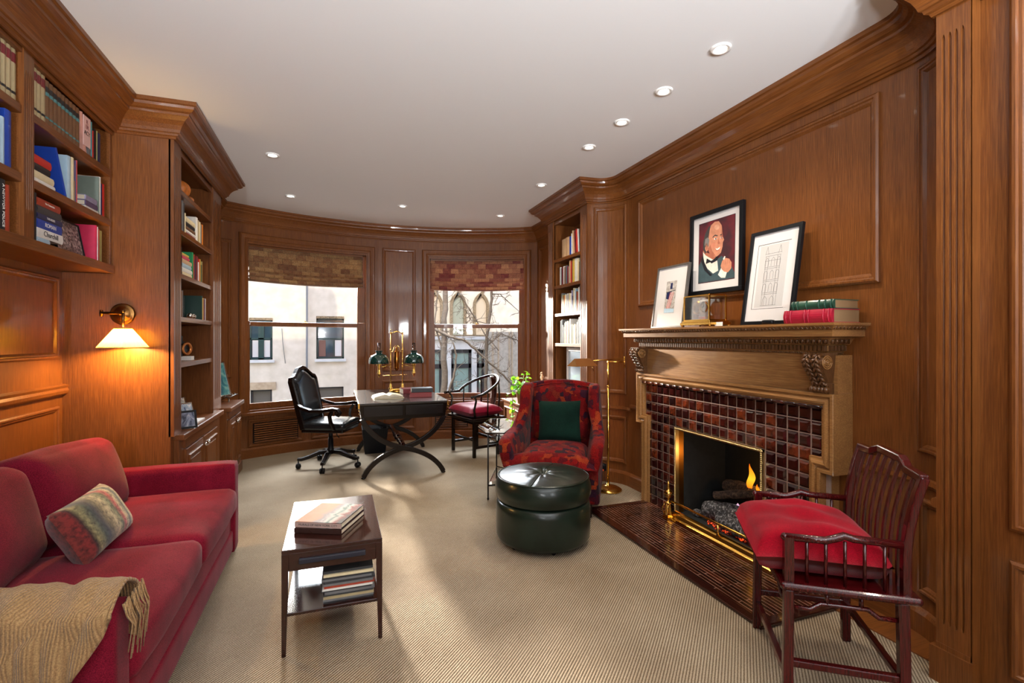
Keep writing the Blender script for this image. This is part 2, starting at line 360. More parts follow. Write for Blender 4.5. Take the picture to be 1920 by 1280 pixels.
def sash_window(idx, p0, p1, gl, gr, lock):
    f = MB(); R0, R1 = BR + .10, BR + .145          # jamb liner
    cylbox(f, p0, p0 + .35, BR + .0, BR + .28, ZS, ZH); cylbox(f, p1 - .35, p1, BR + .0, BR + .28, ZS, ZH)
    cylbox(f, p0, p1, BR + .0, BR + .28, ZH - .03, ZH); cylbox(f, p0, p1, BR + .0, BR + .28, ZS, ZS + .02)
    root = struct(f.build('window_%d' % idx, W['z']))
    f = MB(); zr = 1.565
    cylbox(f, p0 + .35, gl, R0, R1, ZS + .02, zr + .03); cylbox(f, gr, p1 - .35, R0, R1, ZS + .02, zr + .03)
    cylbox(f, gl, gr, R0, R1, ZS + .02, .617); cylbox(f, gl, gr, R0, R1, zr - .022, zr + .022)
    lo = f.build('lower_sash', W['z'], root, bevel=.003)
    f = MB(); cylbox(f, gl - .1, gr + .1, (R0 + R1) / 2 - .002, (R0 + R1) / 2 + .002, .6, zr); f.build('pane', M['pane'], lo)
    f = MB()
    for q in lock: f.box(-.012, .012, -.02, 0, -.006, .006, Matrix.Translation(cyl(q, R0, .578)) @ Matrix.Rotation(-math.radians(q), 4, 'Z'))
    f.build('sash_lift', M['brass'], lo)
    f = MB(); R2, R3 = R1 + .005, R1 + .05
    cylbox(f, p0 + .35, gl - .15, R2, R3, zr - .02, ZH - .03); cylbox(f, gr + .15, p1 - .35, R2, R3, zr - .02, ZH - .03)
    cylbox(f, gl - .15, gr + .15, R2, R3, zr - .03, zr + .025); cylbox(f, gl, gr, R2, R3, ZH - .09, ZH - .03)
    up = f.build('upper_sash', W['z'], root, bevel=.003)
    f = MB(); cylbox(f, gl - .2, gr + .2, (R2 + R3) / 2 - .002, (R2 + R3) / 2 + .002, zr, ZH - .06); f.build('pane', M['pane'], up)
    f = MB(); c = cyl((gl + gr) / 2, R1 - .015, zr + .022); f.box(-.03, .03, -.012, .012, 0, .008, Matrix.Translation(c)); f.ball((c[0], c[1], c[2] + .014), .011, 8)
    f.build('sash_lock', M['brass'], root)
sash_window(1, W1[0], W1[1], -27.5, -7.0, (-24.2, -10.5)); sash_window(2, W2[0], W2[1], 9.6, 28.2, (13.0, 27.0))

# Roman shades
def blind_mat(name, cols, dark):
    m, t, b = nmat(name); setp(b, rough=.85, sheen=.3)
    tc = t.nodes.new('ShaderNodeTexCoord'); mpn = t.nodes.new('ShaderNodeMapping'); t.links.new(tc.outputs['UV'], mpn.inputs[0])
    bt = t.nodes.new('ShaderNodeTexBrick'); bt.offset = .5; bt.squash = 1
    bt.inputs['Color1'].default_value = lin(cols[0]); bt.inputs['Color2'].default_value = lin(cols[1]); bt.inputs['Mortar'].default_value = lin(dark)
    bt.inputs['Scale'].default_value = 1; bt.inputs['Mortar Size'].default_value = .0015; bt.inputs['Brick Width'].default_value = .107; bt.inputs['Row Height'].default_value = .068; bt.inputs['Bias'].default_value = 0
    t.links.new(mpn.outputs[0], bt.inputs[0])
    ch = t.nodes.new('ShaderNodeTexChecker'); ch.inputs['Scale'].default_value = 1 / .055; ch.inputs[1].default_value = lin(cols[2]); ch.inputs[2].default_value = lin(cols[1]); t.links.new(mpn.outputs[0], ch.inputs[0])
    n = noise_tex(t, tex_coords(t, (1, 1, .25)), 330, 2)
    x = mixc(t, .2, bt.outputs[0], ch.outputs[0]); x = mixc(t, 1.0, x, ramp(t, n.outputs[0], [(.3, (150, 145, 140)), (.7, (255, 255, 255))]), 'MULTIPLY')
    t.links.new(x, b.inputs['Base Color'])
    tl = t.nodes.new('ShaderNodeBsdfTranslucent'); t.links.new(x, tl.inputs[0]); mx = t.nodes.new('ShaderNodeMixShader'); mx.inputs[0].default_value = .12
    t.links.new(b.outputs[0], mx.inputs[1]); t.links.new(tl.outputs[0], mx.inputs[2]); t.links.new(mx.outputs[0], t.nodes['Material Output'].inputs[0])
    return m
M['blind1'] = blind_mat('ochre_check_cloth', ((196, 152, 98), (132, 80, 48), (160, 132, 92)), (70, 44, 30))
M['blind2'] = blind_mat('russet_check_cloth', ((226, 166, 118), (138, 54, 54), (186, 112, 86)), (80, 36, 36))
def blind(p0, p1, mat, label):
    # shade profile: flat cloth, then stacked folds at the foot
    prof = [(.06, 2.50), (.055, 2.40), (.05, 2.30), (.045, 2.235), (.01, 2.215), (.008, 2.19), (.04, 2.178), (.036, 2.165), (.0, 2.15), (-.004, 2.13), (.032, 2.12), (.03, 2.11), (-.004, 2.095), (-.004, 2.075), (.03, 2.062), (.05, 2.066), (.06, 2.10)]
    L = [0]
    for a, b_ in zip(prof, prof[1:]): L.append(L[-1] + math.hypot(b_[0] - a[0], b_[1] - a[1]))
    nu = 26; vs = []; uv = []
    for i in range(nu + 1):
        ph = p0 + (p1 - p0) * i / nu
        for j, (r, z) in enumerate(prof):
            dz = -.012 * math.sin(PI * i / nu) * (2.5 - z) / .44
            vs.append(cyl(ph, BR + r, z + dz)); uv.append((math.radians(ph) * BR, L[j]))
    R = len(prof); fs = [(i * R + j, (i + 1) * R + j, (i + 1) * R + j + 1, i * R + j + 1) for i in range(nu) for j in range(R - 1)]
    f = MB().add(vs, fs, True); o = f.build('roman_blind', mat, fixn=False)
    ul = o.data.uv_layers.new(name='UVMap')
    for lp in o.data.loops: ul.data[lp.index].uv = uv[lp.vertex_index]
    q = o.modifiers.new('cloth', 'SOLIDIFY'); q.thickness = .004
    tag(o, label, 'blind', 'Roman blinds in the bay'); f = MB(); cylbox(f, p0, p1, BR + .05, BR + .075, 2.47, 2.492); f.build('head_rail', W['x'], o)
blind(-28.2, -6.0, M['blind1'], 'ochre checked cloth Roman blind half raised in the window by the office chair')
blind(8.6, 29.6, M['blind2'], 'russet checked cloth Roman blind half raised in the window with the tree view')

# chimney wall with quarter-round ends
CW = 2.6; YF, YN, QR = 3.95, 1.60, .30
WTH = .18
f = MB().box(CW, CW + .2, YN, 1.86, 0, CEIL); f.box(CW, CW + .2, 3.66, YF, 0, CEIL); f.box(CW, CW + .2, 1.86, 3.66, 1.0, CEIL)
f.box(CW, CW + .2, 1.86, 2.3, 0, 1.0); f.box(CW, CW + .2, 3.2, 3.66, 0, 1.0)
rect_mould(f, 1.72, 3.815, 1.68, 2.635, XMAP(CW, -1), 1.25)
f.sweep([(YN, .70), (1.86, .70)], [(0, 0), (.0, .012), (.015, .02), (.035, .016), (.04, 0)], XMAP(CW, -1))
f.sweep([(3.66, .73), (YF, .73)], [(0, 0), (.0, .012), (.015, .02), (.035, .016), (.04, 0)], XMAP(CW, -1))
struct(f.build('wall_right', W['z']))
def quarter(cx, cy, a0, a1):  # angles measured from +X towards +Y; concave towards the room
    return lambda s_, z, h: (cx + (QR - h) * math.cos(a0 + (a1 - a0) * s_), cy + (QR - h) * math.sin(a0 + (a1 - a0) * s_), z)
def curved_end(name, cx, cy, a0, a1, n=12, rev=False):
    mp = quarter(cx, cy, a0, a1); f = MB(); L = QR * PI / 2
    vs = [mp(i / n, z, -h) for i in range(n + 1) for (h, z) in ((0, 0), (.12, 0), (.12, CEIL), (0, CEIL))]
    f.add(vs, [(i * 4 + k, i * 4 + (k + 1) % 4, (i + 1) * 4 + (k + 1) % 4, (i + 1) * 4 + k) for i in range(n) for k in range(4)])
    m2 = lambda a, b_, h: mp(a / L, b_, h)
    rect_mould(f, .07, L - .07, .86, 2.66, m2, 1.0, 6); rect_mould(f, .07, L - .07, .2, .64, m2, 1.0, 6)
    f.sweep([(L * i / 8, .70) for i in range(9)], [(0, 0), (.0, .012), (.015, .02), (.035, .016), (.04, 0)], m2)
    f.sweep([(L * i / 8, 0) for i in range(9)], [(0, 0), (0, .018), (.1, .018), (.115, .01), (.125, 0)], m2)
    return struct(f.build(name, W['z']))
curved_end('wall_right_far_curve', 2.3, YF, 0, PI / 2); curved_end('wall_right_near_curve', 2.3, YN, -PI / 2, 0)
struct(bx('trim_6', W['x'], 2.40, 2.599, 1.33, 1.855, .0005, .006))
# near fluted pilaster and panelled wall towards the camera
def flutes(mb, a0, a1, z0, z1, mp, n=4, d=.009, proud=.02):
    """fluted face: a = across; recessed grooves with rounded ends cut into a slab standing 'proud' of mp"""
    w_ = (a1 - a0); g = w_ / (n * 2 + 1.6); st = g * .8; xs = [(a0, 0)]
    prof = []; x = a0 + (w_ - (n * g + (n - 1) * st)) / 2; cuts = []
    for i in range(n): cuts.append((x, x + g)); x += g + st
    cur = a0
    for (c0, c1) in cuts:
        mb.add([mp(cur, z0, proud), mp(c0, z0, proud), mp(c0, z1, proud), mp(cur, z1, proud)], [(0, 1, 2, 3)])
        m_ = 5; gr = [(c0 + (c1 - c0) * k / m_, -d * math.sin(PI * k / m_) ** .6 if 0 < k < m_ else 0) for k in range(m_ + 1)]
        for (ga, gd), (gb, ge) in zip(gr, gr[1:]):
            za = .022 * math.sin(PI * (ga - c0) / (c1 - c0)) ; zb = .022 * math.sin(PI * (gb - c0) / (c1 - c0))
            mb.add([mp(ga, z0 + .13 - za, proud + gd), mp(gb, z0 + .13 - zb, proud + ge), mp(gb, z1 - .13 + zb, proud + ge), mp(ga, z1 - .13 + za, proud + gd)], [(0, 1, 2, 3)])
            for e0, sg in ((z0, 1), (z1, -1)):
                zm0 = e0 + sg * (.13 - za); zm1 = e0 + sg * (.13 - zb)
                mb.add([mp(ga, e0, proud), mp(gb, e0, proud), mp(gb, zm1, proud), mp(ga, zm0, proud)], [(0, 1, 2, 3)])
                mb.add([mp(ga, zm0, proud), mp(gb, zm1, proud), mp(gb, zm1, proud + ge), mp(ga, zm0, proud + gd)], [(0, 1, 2, 3)])
        cur = c1
    mb.add([mp(cur, z0, proud), mp(a1, z0, proud), mp(a1, z1, proud), mp(cur, z1, proud)], [(0, 1, 2, 3)])
    for (p, q) in (((a0, z0), (a0, z1)), ((a1, z0), (a1, z1)), ((a0, z0), (a1, z0)), ((a0, z1), (a1, z1))):
        mb.add([mp(*p, 0), mp(*q, 0), mp(*q, proud), mp(*p, proud)], [(0, 1, 2, 3)])
f = MB(); f.box(2.32, 2.5, 1.185, 1.30, 0, CEIL); flutes(f, 1.185, 1.30, .13, 2.72, XMAP(2.32, -1)); f.box(2.29, 2.32, 1.175, 1.32, 0, .14)
f.box(2.298, 2.32, 1.185, 1.30, .14, .16); f.box(2.3, 2.32, 1.185, 1.30, 2.70, CEIL)
struct(f.build('trim_2', W['z'], bevel=.0))
f = MB(); f.box(2.36, 2.5, -3.05, 1.185, 0, CEIL)
for y0, y1 in ((.35, 1.085), (-.6, .2), (-1.6, -.75), (-2.9, -1.75)):
    rect_mould(f, y0, y1, .685, 2.75, XMAP(2.36, -1), 1.3); rect_mould(f, y0, y1, .14, .565, XMAP(2.36, -1), 1.3)
    for (z0, z1) in ((.685, 2.75), (.14, .565)): f.box(2.352, 2.36, y0 + .1, y1 - .1, z0 + .05, z1 - .05)
struct(f.build('wall_right_near', W['z']))
# baseboard on the straight right wall and the bay
BASE = [(0, 0), (0, .02), (.1, .02), (.115, .012), (.125, 0)]
f = MB().sweep([(YN, 0), (1.85, 0)], BASE, XMAP(CW, -1)); f.sweep([(3.67, 0), (YF, 0)], BASE, XMAP(CW, -1)); struct(f.build('baseboard_right', W['y']))
kk = math.degrees(1 / BR); f = MB().sweep([(-33.5 / kk + (66 / kk) * i / 20, 0) for i in range(21)], BASE, lambda a, b_, h: cyl(a * math.degrees(1 / BR), BR - h, b_)); struct(f.build('baseboard_bay', W['x']))

# crown moulding, one mitred run per side; profile (out from wall, height)
CR = [(0, 2.70), (.012, 2.70), (.018, 2.712), (.03, 2.716), (.034, 2.728), (.044, 2.732), (.05, 2.75), (.062, 2.775), (.082, 2.80), (.104, 2.818), (.112, 2.822), (.114, 2.836), (.132, 2.842), (.148, 2.856), (.152, 2.872), (.166, 2.876), (.166, 2.8995), (0, 2.8995)]
CRS = [(o * .72, 2.9 - (2.9 - z) * .95) for o, z in CR]
ident = lambda a, b_, h: (a, b_, h)
arcp = lambda cx, cy, R, a0, a1, n: [(cx + R * math.cos(a0 + (a1 - a0) * i / n), cy + R * math.sin(a0 + (a1 - a0) * i / n)) for i in range(n + 1)]
# left run: wall -> hanging bookcase -> tall bookcase (path goes along +Y with the room on the right, so offsets are negative)
neg = lambda pr: [(-o, z) for o, z in pr]
f = MB().sweep([(-1.33, -3.05), (-1.33, 3.80), (-1.01, 3.80), (-1.01, 5.25), (-1.25, 5.25)], neg(CR), ident); struct(f.build('trim_3', W['y']))
bayl = [(BCX + BR * math.sin(math.radians(a)), BCY + BR * math.cos(math.radians(a))) for a in [-33.8 + 67 * i / 22 for i in range(23)]]
f = MB().sweep([(-1.25, 5.25)] + [(-1.25, 6.2)] + bayl[1:-1] + [(2.6, 6.22), (2.6, 5.22)], neg(CRS), ident); struct(f.build('trim_4', W['x']))
f = MB().sweep([(2.6, 5.22), (2.3, 5.22), (2.3, 4.25)] + arcp(2.3, YF, QR, PI / 2, 0, 10)[1:] + arcp(2.3, YN, QR, 0, -PI / 2, 10) + [(2.3, 1.175), (2.36, 1.175), (2.36, -3.05)], neg(CR), ident); struct(f.build('trim_5', W['y']))

# made-up fixtures for the added fill uplighters behind the camera
for i, (ux, uy) in enumerate(((-1.0, -1.5), (1.2, -1.5), (-1.0, -2.7), (1.2, -2.7))):
    tt_ = thing('floor_lamp', 'added fill uplighter behind the camera, %s side, %s the rear window' % ('sofa' if i % 2 == 0 else 'fireplace', 'farther from' if i < 2 else 'close to'), 'lamp', (ux, uy, 0), 0, 'added fill uplighters')
    MB().lathe([(0, .001), (.14, .001), (.14, .015), (.02, .03), (.013, .04), (.013, 1.62), (0, 1.62)], 20).build('pole', M['dbrass'], tt_)
    MB().lathe([(.02, 1.62), (.10, 1.66), (.17, 1.72), (.175, 1.72), (.11, 1.655), (.02, 1.61)], 24).build('lamp_shade', M['dbrass'], tt_)
# recessed lights; the last ones, out of view, are added for fill
for i, (x, y) in enumerate(DOWN + [(.7, -.6), (-.5, 1.2), (1.9, -.2), (.7, -2.0)]):
    vis = i < len(DOWN)
    if not vis and i > 12: continue
    where = ['nearest of the four ceiling lights in line over the fireplace', 'second ceiling light of the row over the fireplace, above the near picture', 'third ceiling light of the row over the fireplace', 'farthest of the four ceiling lights in line over the fireplace', 'small ceiling light beside the cornice corner of the right bookcase', 'small ceiling light in front of the right bay window', 'small ceiling light in front of the pier between the two windows', 'small lit ceiling light in front of the left bay window', 'lit ceiling light nearest the tall left bookcase', 'added fill ceiling light behind the camera', 'added fill ceiling light above the sofa', 'added fill ceiling light near the right wall panels', 'added fill ceiling light by the rear window'][i]
    r = thing('recessed_ceiling_light', 'round white ' + where if len(where.split()) < 14 else where, 'ceiling light', (x, y, CEIL), 0, 'recessed ceiling lights')
    MB().lathe([(.030, .0), (.030, -.004), (.040, -.010), (.05, -.009), (.053, -.003), (.053, 0)], 28).build('trim_ring', M['white'], r)
    m, t, b = nmat('lamp_face_%d' % i); b.inputs['Base Color'].default_value = (1, 1, 1, 1); b.inputs['Emission Color'].default_value = (1, .95, .86, 1)
    b.inputs['Emission Strength'].default_value = 14 if i in (7, 8) else 4
    MB().lathe([(0, -.0015), (.016, -.003), (.029, -.004), (.030, 0)], 20).build('lamp_face', m, r)
    en = 32 if i < 4 else (24 if i < 9 else 10)
    l = lamp('downlight', 'SPOT', (x, y, CEIL - .03), en, (1, .86, .68), target=(x, y, 0), spot_size=math.radians(118), spot_blend=.8, shadow_soft_size=.03)
# ================================================================ built-in bookcases
def pil_x(name, F, sg, y0, y1, z0, z1, parent, mat=None, back=.06):
    f = MB(); f.box(min(F - sg * back, F - sg * .012), max(F - sg * back, F - sg * .012), y0, y1, z0, z1)
    flutes(f, y0, y1, z0, z1, XMAP(F - sg * .012, sg), proud=.012, d=.008); return f.build(name, mat or W['z'], parent)
def raised_door(name, F, sg, y0, y1, z0, z1, parent, knob_y=None, pull=True):
    f = MB(); f.box(min(F, F + sg * .02), max(F, F + sg * .02), y0, y1, z0, z1); mpx = XMAP(F + sg * .02, sg)
    rect_mould(f, y0 + .05, y1 - .05, z0 + .05, z1 - .05, mpx, .6)
    a, b_ = F + sg * .02, F + sg * .026; f.box(min(a, b_), max(a, b_), y0 + .09, y1 - .09, z0 + .09, z1 - .09)
    d = f.build(name, W['z'], parent, bevel=.002)
    if knob_y is not None:
        MB().lathe([(0, 0), (.008, 0), (.006, .012), (.013, .018), (.015, .026), (.009, .033), (0, .034)], 12, Matrix.Translation((F + sg * .02, knob_y, z1 - .05)) @ Matrix.Rotation(sg * PI / 2, 4, 'Y')).build('knob', M['silver'], d)
    return d

# hanging bookcase above the sofa
hb = thing('hanging_bookcase', 'long oak bookcase hung on the wall above the red sofa, full of books', 'bookcase', (0, 0, 0))
f = MB(); f.box(-1.6, -1.345, -1.0, 3.79, 1.80, 1.85); f.box(-1.598, -1.59, -1.0, 3.79, 1.85, 2.72); f.box(-1.6, -1.345, -1.0, 3.79, 2.70, 2.74)
for y in (-1.0, 1.83, 3.765): f.box(-1.6, -1.345, y, y + .025, 1.8, 2.9)
f.box(-1.6, -1.345, 2.835, 2.905, 1.85, 2.7); f.box(-1.355, -1.335, -1.0, 3.79, 2.68, 2.9)
f.build('carcass', W['y'], hb, bevel=.002)
f = MB(); f.box(-1.35, -1.33, -1.0, 3.79, 1.80, 1.852); f.build('bottom_rail', W['y'], hb, bevel=.003)
for z in (2.135, 2.445):
    bx('shelf', W['y'], -1.59, -1.338, 1.86, 2.835, z - .04, z, hb, .003); bx('shelf', W['y'], -1.59, -1.338, 2.905, 3.765, z - .04, z, hb, .003)
for y0, y1 in ((2.83, 2.91), (1.80, 1.88)): pil_x('fluted_pilaster', -1.33, 1, y0, y1, 1.852, 2.72, hb, back=.02)

# tall bookcase on the left, side panel faces the camera
tb = thing('tall_bookcase', 'tall oak bookcase with fluted edges and cupboard doors beside the wall lamp', 'bookcase')
f = MB(); f.box(-1.6, -1.03, 3.80, 3.86, 0, 2.9); f.box(-1.6, -1.03, 5.1, 5.2, 0, 2.9); f.box(-1.58, -1.56, 3.86, 5.1, .7, 2.9); f.box(-1.6, -1.03, 3.86, 5.1, 2.68, 2.72); f.box(-1.05, -1.022, 3.86, 5.1, 2.66, 2.9)
f.box(-1.56, -1.03, 3.86, 3.95, .74, 2.7); f.box(-1.56, -1.03, 4.91, 5.1, .74, 2.7)
f.build('carcass', W['z'], tb)
pil_x('fluted_pilaster', -1.01, 1, 3.80, 3.96, .74, 2.72, tb, back=.03); pil_x('fluted_pilaster', -1.01, 1, 4.90, 5.2, .74, 2.72, tb, back=.03)
TS = [2.43, 2.15, 1.843, 1.54, 1.22]
for z in TS: bx('shelf', W['y'], -1.56, -1.022, 3.95, 4.91, z - .035, z, tb, .003)
lc = tb
f = MB(); f.box(-1.6, -1.0, 3.87, 5.09, .0, .70); f.build('base_carcass', W['z'], lc, bevel=.002)
bx('countertop', W['y'], -1.55, -.965, 3.861, 5.099, .70, .74, lc, .006); bx('plinth', W['y'], -1.5, -.98, 3.861, 5.099, 0, .1, lc, .004)
bx('apron', W['y'], -1.6, -.985, 3.96, 4.92, .63, .70, lc, .002)
for (a, b_, k) in ((3.97, 4.43, 4.39), (4.45, 4.91, 4.49)): raised_door('door', -1.0, 1, a, b_, .12, .62, lc, k)
lc = thing('low_cabinet', 'low oak cabinet with two doors between the bookcase and left bay window', 'cabinet')
f = MB(); f.box(-1.25, -.965, 5.25, 5.85, .0, .70); f.box(-1.25, -.965, 5.2, 5.25, 0, .7); f.build('carcass', W['z'], lc, bevel=.002)
bx('countertop', W['y'], -1.25, -.925, 5.205, 5.885, .70, .74, lc, .006); bx('plinth', W['y'], -1.25, -.94, 5.205, 5.87, 0, .1, lc, .004); bx('apron', W['y'], -1.2, -.95, 5.24, 5.82, .63, .70, lc, .002)
for (a, b_, k) in ((5.25, 5.53, 5.50), (5.55, 5.82, 5.58)): raised_door('door', -.965, 1, a, b_, .12, .62, lc, k)

# right bookcase
rb = thing('tall_bookcase', 'tall oak bookcase with a screen, right of the bay behind the wing chair', 'bookcase')
f = MB(); f.box(2.32, 2.6, 5.06, 5.2, 0, 2.9); f.box(2.57, 2.6, 4.26, 5.1, .0, 2.9); f.box(2.32, 2.6, 4.255, 4.40, 0, 2.9); f.box(2.32, 2.6, 4.36, 5.1, 2.67, 2.72); f.box(2.312, 2.34, 4.3, 5.15, 2.66, 2.9)
f.build('carcass', W['z'], rb)
pil_x('fluted_pilaster', 2.3, -1, 4.26, 4.40, .14, 2.72, rb, back=.03); pil_x('fluted_pilaster', 2.3, -1, 5.06, 5.2, .14, 2.72, rb, back=.03)
RS = [2.27, 1.975, 1.665, 1.335]
for z in RS: bx('shelf', W['y'], 2.312, 2.57, 4.40, 5.06, z - .035, z, rb, .003)
bx('counter', W['y'], 2.30, 2.57, 4.40, 5.06, .72, .76, rb, .004); bx('plinth', W['y'], 2.29, 2.57, 4.27, 5.19, 0, .12, rb, .003)
for (a, b_, k) in ((4.41, 4.725, 4.70), (4.735, 5.05, 4.76)): raised_door('door', 2.34, -1, a, b_, .13, .71, rb, k)
rl = thing('low_cabinet', 'low oak cabinet with books and a plant below the right bay window', 'cabinet')
f = MB(); f.box(2.0, 2.6, 5.21, 5.9, 0, .60); rect_mould(f, 5.27, 5.84, .16, .54, XMAP(2.0, -1), .8); f.build('carcass', W['z'], rl, bevel=.003)
bx('countertop', W['y'], 1.98, 2.598, 5.205, 5.93, .60, .63, rl, .005)

# ---------------------------------------------------------------- books
COL = dict(sage=(116, 128, 118), brick=(132, 26, 20), tan=(176, 160, 122), brown=(112, 78, 50), red=(196, 40, 32), maroon=(112, 24, 34), cream=(226, 212, 172), white=(232, 230, 224), blue=(20, 62, 160), navy=(22, 34, 78), black=(22, 24, 28), grey=(112, 114, 116),
    pink=(206, 44, 84), olive=(150, 140, 84), green=(24, 140, 84), teal=(74, 132, 136), orange=(216, 124, 36), yellow=(214, 180, 74), rust=(160, 56, 30), purple=(88, 74, 110), pale_blue=(168, 196, 214), dark_green=(24, 58, 50), charcoal=(52, 54, 58), buff=(208, 172, 132), lilac=(150, 146, 176), rose=(206, 148, 132))
bmat = {}
def cm(c, rough=.45):
    if c not in bmat: bmat[c] = plain('book_cloth_' + c, COL[c], rough, var=.1, coat=.1)
    return bmat[c]
USED = {}
def book(col, t_, h, d, loc, rot=(0, 0, 0), label='', group=None, pages=True, band=None, title=None, tcol='white', tsize=None, name='book', cover=None):
    """local frame: spine faces +X, thickness along Y, height along Z, origin at the middle of the spine's foot"""
    f = MB(); q = t_ / 2; b_ = .0028
    n = 5; spine = [(.004 * math.cos(PI * (k / n - .5)), -q + t_ * k / n) for k in range(n + 1)]
    outer = [(-d, -q)] + [(x, y) for x, y in spine] + [(-d, q)]; inner = [(-d, q - b_), (-.003, q - b_), (-.003, -q + b_), (-d, -q + b_)]
    f.prism(outer + inner, 0, h)
    if not pages: f.m = 1; f.box(-d + .003, -.004, -q + b_, q - b_, .003, h - .004)
    o = f.build(name, [cm(col)] + ([] if pages else [M['paper']]), None, fixn=True)
    o.location = loc; o.rotation_euler = rot
    if pages: bx('pages', M['paper'], -d + .005, -.004, -q + b_, q - b_, .004, h - .005, o)
    if band:
        for (bc, z0, z1) in band: f = MB(); f.prism([(x + .0008, y * 1.0) for x, y in spine], h * z0, h * z1); f.build('spine_label', cm(bc), o)
    if title: text('spine_title', title, tsize or t_ * .6, cm(tcol), o, (.0052, 0, h * .5), (PI / 2, PI / 2, PI / 2) if True else 0, align='CENTER')
    return tag(o, label, 'book', group)
ORD = 'zeroth first second third fourth fifth sixth seventh eighth ninth tenth eleventh twelfth thirteenth fourteenth fifteenth sixteenth seventeenth eighteenth nineteenth twentieth twenty-first twenty-second twenty-third twenty-fourth twenty-fifth twenty-sixth twenty-seventh twenty-eighth twenty-ninth thirtieth'.split()
SER = {}
def shelf_books(items, F, sg, y, z, where, group, near=True, ltr=1, setback=.02):
    """lay items along +Y from y; each: dict or (colour, thickness, height[, extras])"""
    recs = []
    for it in items:
        it = dict(it) if isinstance(it, dict) else dict(zip(('c', 't', 'h', 'x'), it)); x = it.pop('x', {}) if 'x' in it else {}; it.update(x); it['y'] = y + it.get('gap', 0)
        k = it.get('k', 'b')
        if k == 'b': y = it['y'] + it['t'] + .0012
        elif k == 'lean': y = it['y'] + it['t'] + abs(math.sin(math.radians(it['a']))) * it['h'] + .002
        elif k == 'stack': y = it['y'] + max(s_[2] for s_ in it['s']) + .003
        elif k == 'skip': y = it['y'] + it['t']
        recs.append(it)
    flat = []
    for it in recs:
        if it.get('k') == 'skip': continue
        if it.get('k') == 'stack':
            for j, s_ in enumerate(it['s']): flat.append((it, j, s_))
        else: flat.append((it, None, None))
    names = [(s_[0] if s_ else it['c']).replace('_', ' ') for it, j, s_ in flat]
    for i, (it, j, s_) in enumerate(flat):
        c = s_[0] if s_ else it['c']; cn = names[i]; F2 = F - sg * (setback + it.get('in', 0))
        if it.get('series'):
            SER[it['series']] = SER.get(it['series'], 0) + 1; lab = it['series'] % ORD[SER[it['series']]]; grp = it['series_group']
        else:
            grp = group
            if s_:
                up = it['s'][j + 1][0].replace('_', ' ') if j + 1 < len(it['s']) else None; dn = it['s'][j - 1][0].replace('_', ' ') if j else None
                lab = '%s book lying %s on %s' % (cn, ('on top of the %s one' % dn) if dn and not up else ('between the %s and %s ones' % (dn, up) if dn else 'at the pile\'s bottom'), where)
            else:
                prv = names[i - 1] if i else None; nxt = names[i + 1] if i + 1 < len(names) else None
                st = 'leaning' if it.get('k') == 'lean' else 'standing'
                if names.count(cn) == 1: lab = 'the only %s book %s on %s' % (cn, st, where)
                elif ltr < 0: prv, nxt = nxt, prv; lab = None
                else: lab = None
                if lab is None:
                    lab = '%s book %s on %s, ' % (cn, st, where) + ('right of the %s one' % prv if prv else 'first from the left')
                    if lab in USED: lab = '%s book on %s, between %s and %s ones' % (cn, where, prv, nxt)
        base = lab; nn = 2
        if not it.get('series'):
            k0 = i + 1 if ltr > 0 else len(flat) - i
            if lab in USED: lab = '%s book on %s, %s from the left' % (cn, where, ORD[k0])
            USED[lab] = 1
        if s_:
            t_, L = s_[1], s_[2]; zz = z + sum(q[1] + .001 for q in it['s'][:j]); dd = s_[3] if len(s_) > 3 else .15; opt = s_[4] if len(s_) > 4 else {}
            # lying flat: spine outwards, length along Y
            yy = it['y']
            R = Matrix.Rotation(0, 4, 'Z'); o = book(c, t_, L, dd, (0, 0, 0), label=lab, group=grp, pages=near, **opt)
            # local Z (height) -> +Y * , local Y (thickness) -> Z, local X -> sg*X
            mx = Matrix(((sg, 0, 0, F2), (0, 0, 1, yy), (0, 1, 0, zz + t_ / 2), (0, 0, 0, 1)))
            if sg > 0: mx = Matrix(((1, 0, 0, F2), (0, 0, -1, yy + L), (0, 1, 0, zz + t_ / 2), (0, 0, 0, 1)))
            else: mx = Matrix(((-1, 0, 0, F2), (0, 0, 1, yy), (0, 1, 0, zz + t_ / 2), (0, 0, 0, 1)))
            o.matrix_world = mx
        else:
            opt = {k: v for k, v in it.items() if k in ('band', 'title', 'tcol', 'tsize', 'name')}; dd = it.get('d', .17)
            o = book(c, it['t'], it['h'], dd, (0, 0, 0), label=lab, group=grp, pages=near, **opt)
            rz = 0 if sg > 0 else PI
            if it.get('k') == 'lean':
                a = math.radians(it['a']); w_ = it['t']; s_a = math.sin(abs(a))
                if a > 0: yl = it['y'] + w_ / 2 * math.cos(a)            # foot near, top leans to +Y
                else: yl = it['y'] + it['h'] * s_a + w_ / 2 * math.cos(a)
                zl = z + w_ / 2 * s_a + .001
                o.matrix_world = Matrix.Translation((F2, yl, zl)) @ Matrix.Rotation(-a, 4, 'X') @ Matrix.Rotation(rz, 4, 'Z')
            else: o.matrix_world = Matrix.Translation((F2, it['y'] + it['t'] / 2, z + .0005)) @ Matrix.Rotation(rz, 4, 'Z')
    return y
HBX = -1.338
TAN = dict(band=[('maroon', .74, .92), ('black', .14, .19)], series='tan law volume with red label, %s right of the fluted divider on the top shelf', series_group='tan bound volumes on the top hanging shelf')
TAN0 = dict(TAN, series='tan law volume with red label, %s of those left of the fluted divider')
BRN = dict(band=[('teal', .66, .74), ('black', .74, .86), ('teal', .16, .2)], series='brown volume with black and teal spine bands, %s in its row on the top shelf', series_group='brown bound volumes on the top hanging shelf')
g = 'books in the hanging bookcase'
shelf_books([('tan', .034, .235, TAN0)] * 4, HBX, 1, 2.69, 2.445, 'the top shelf left of the divider', g)
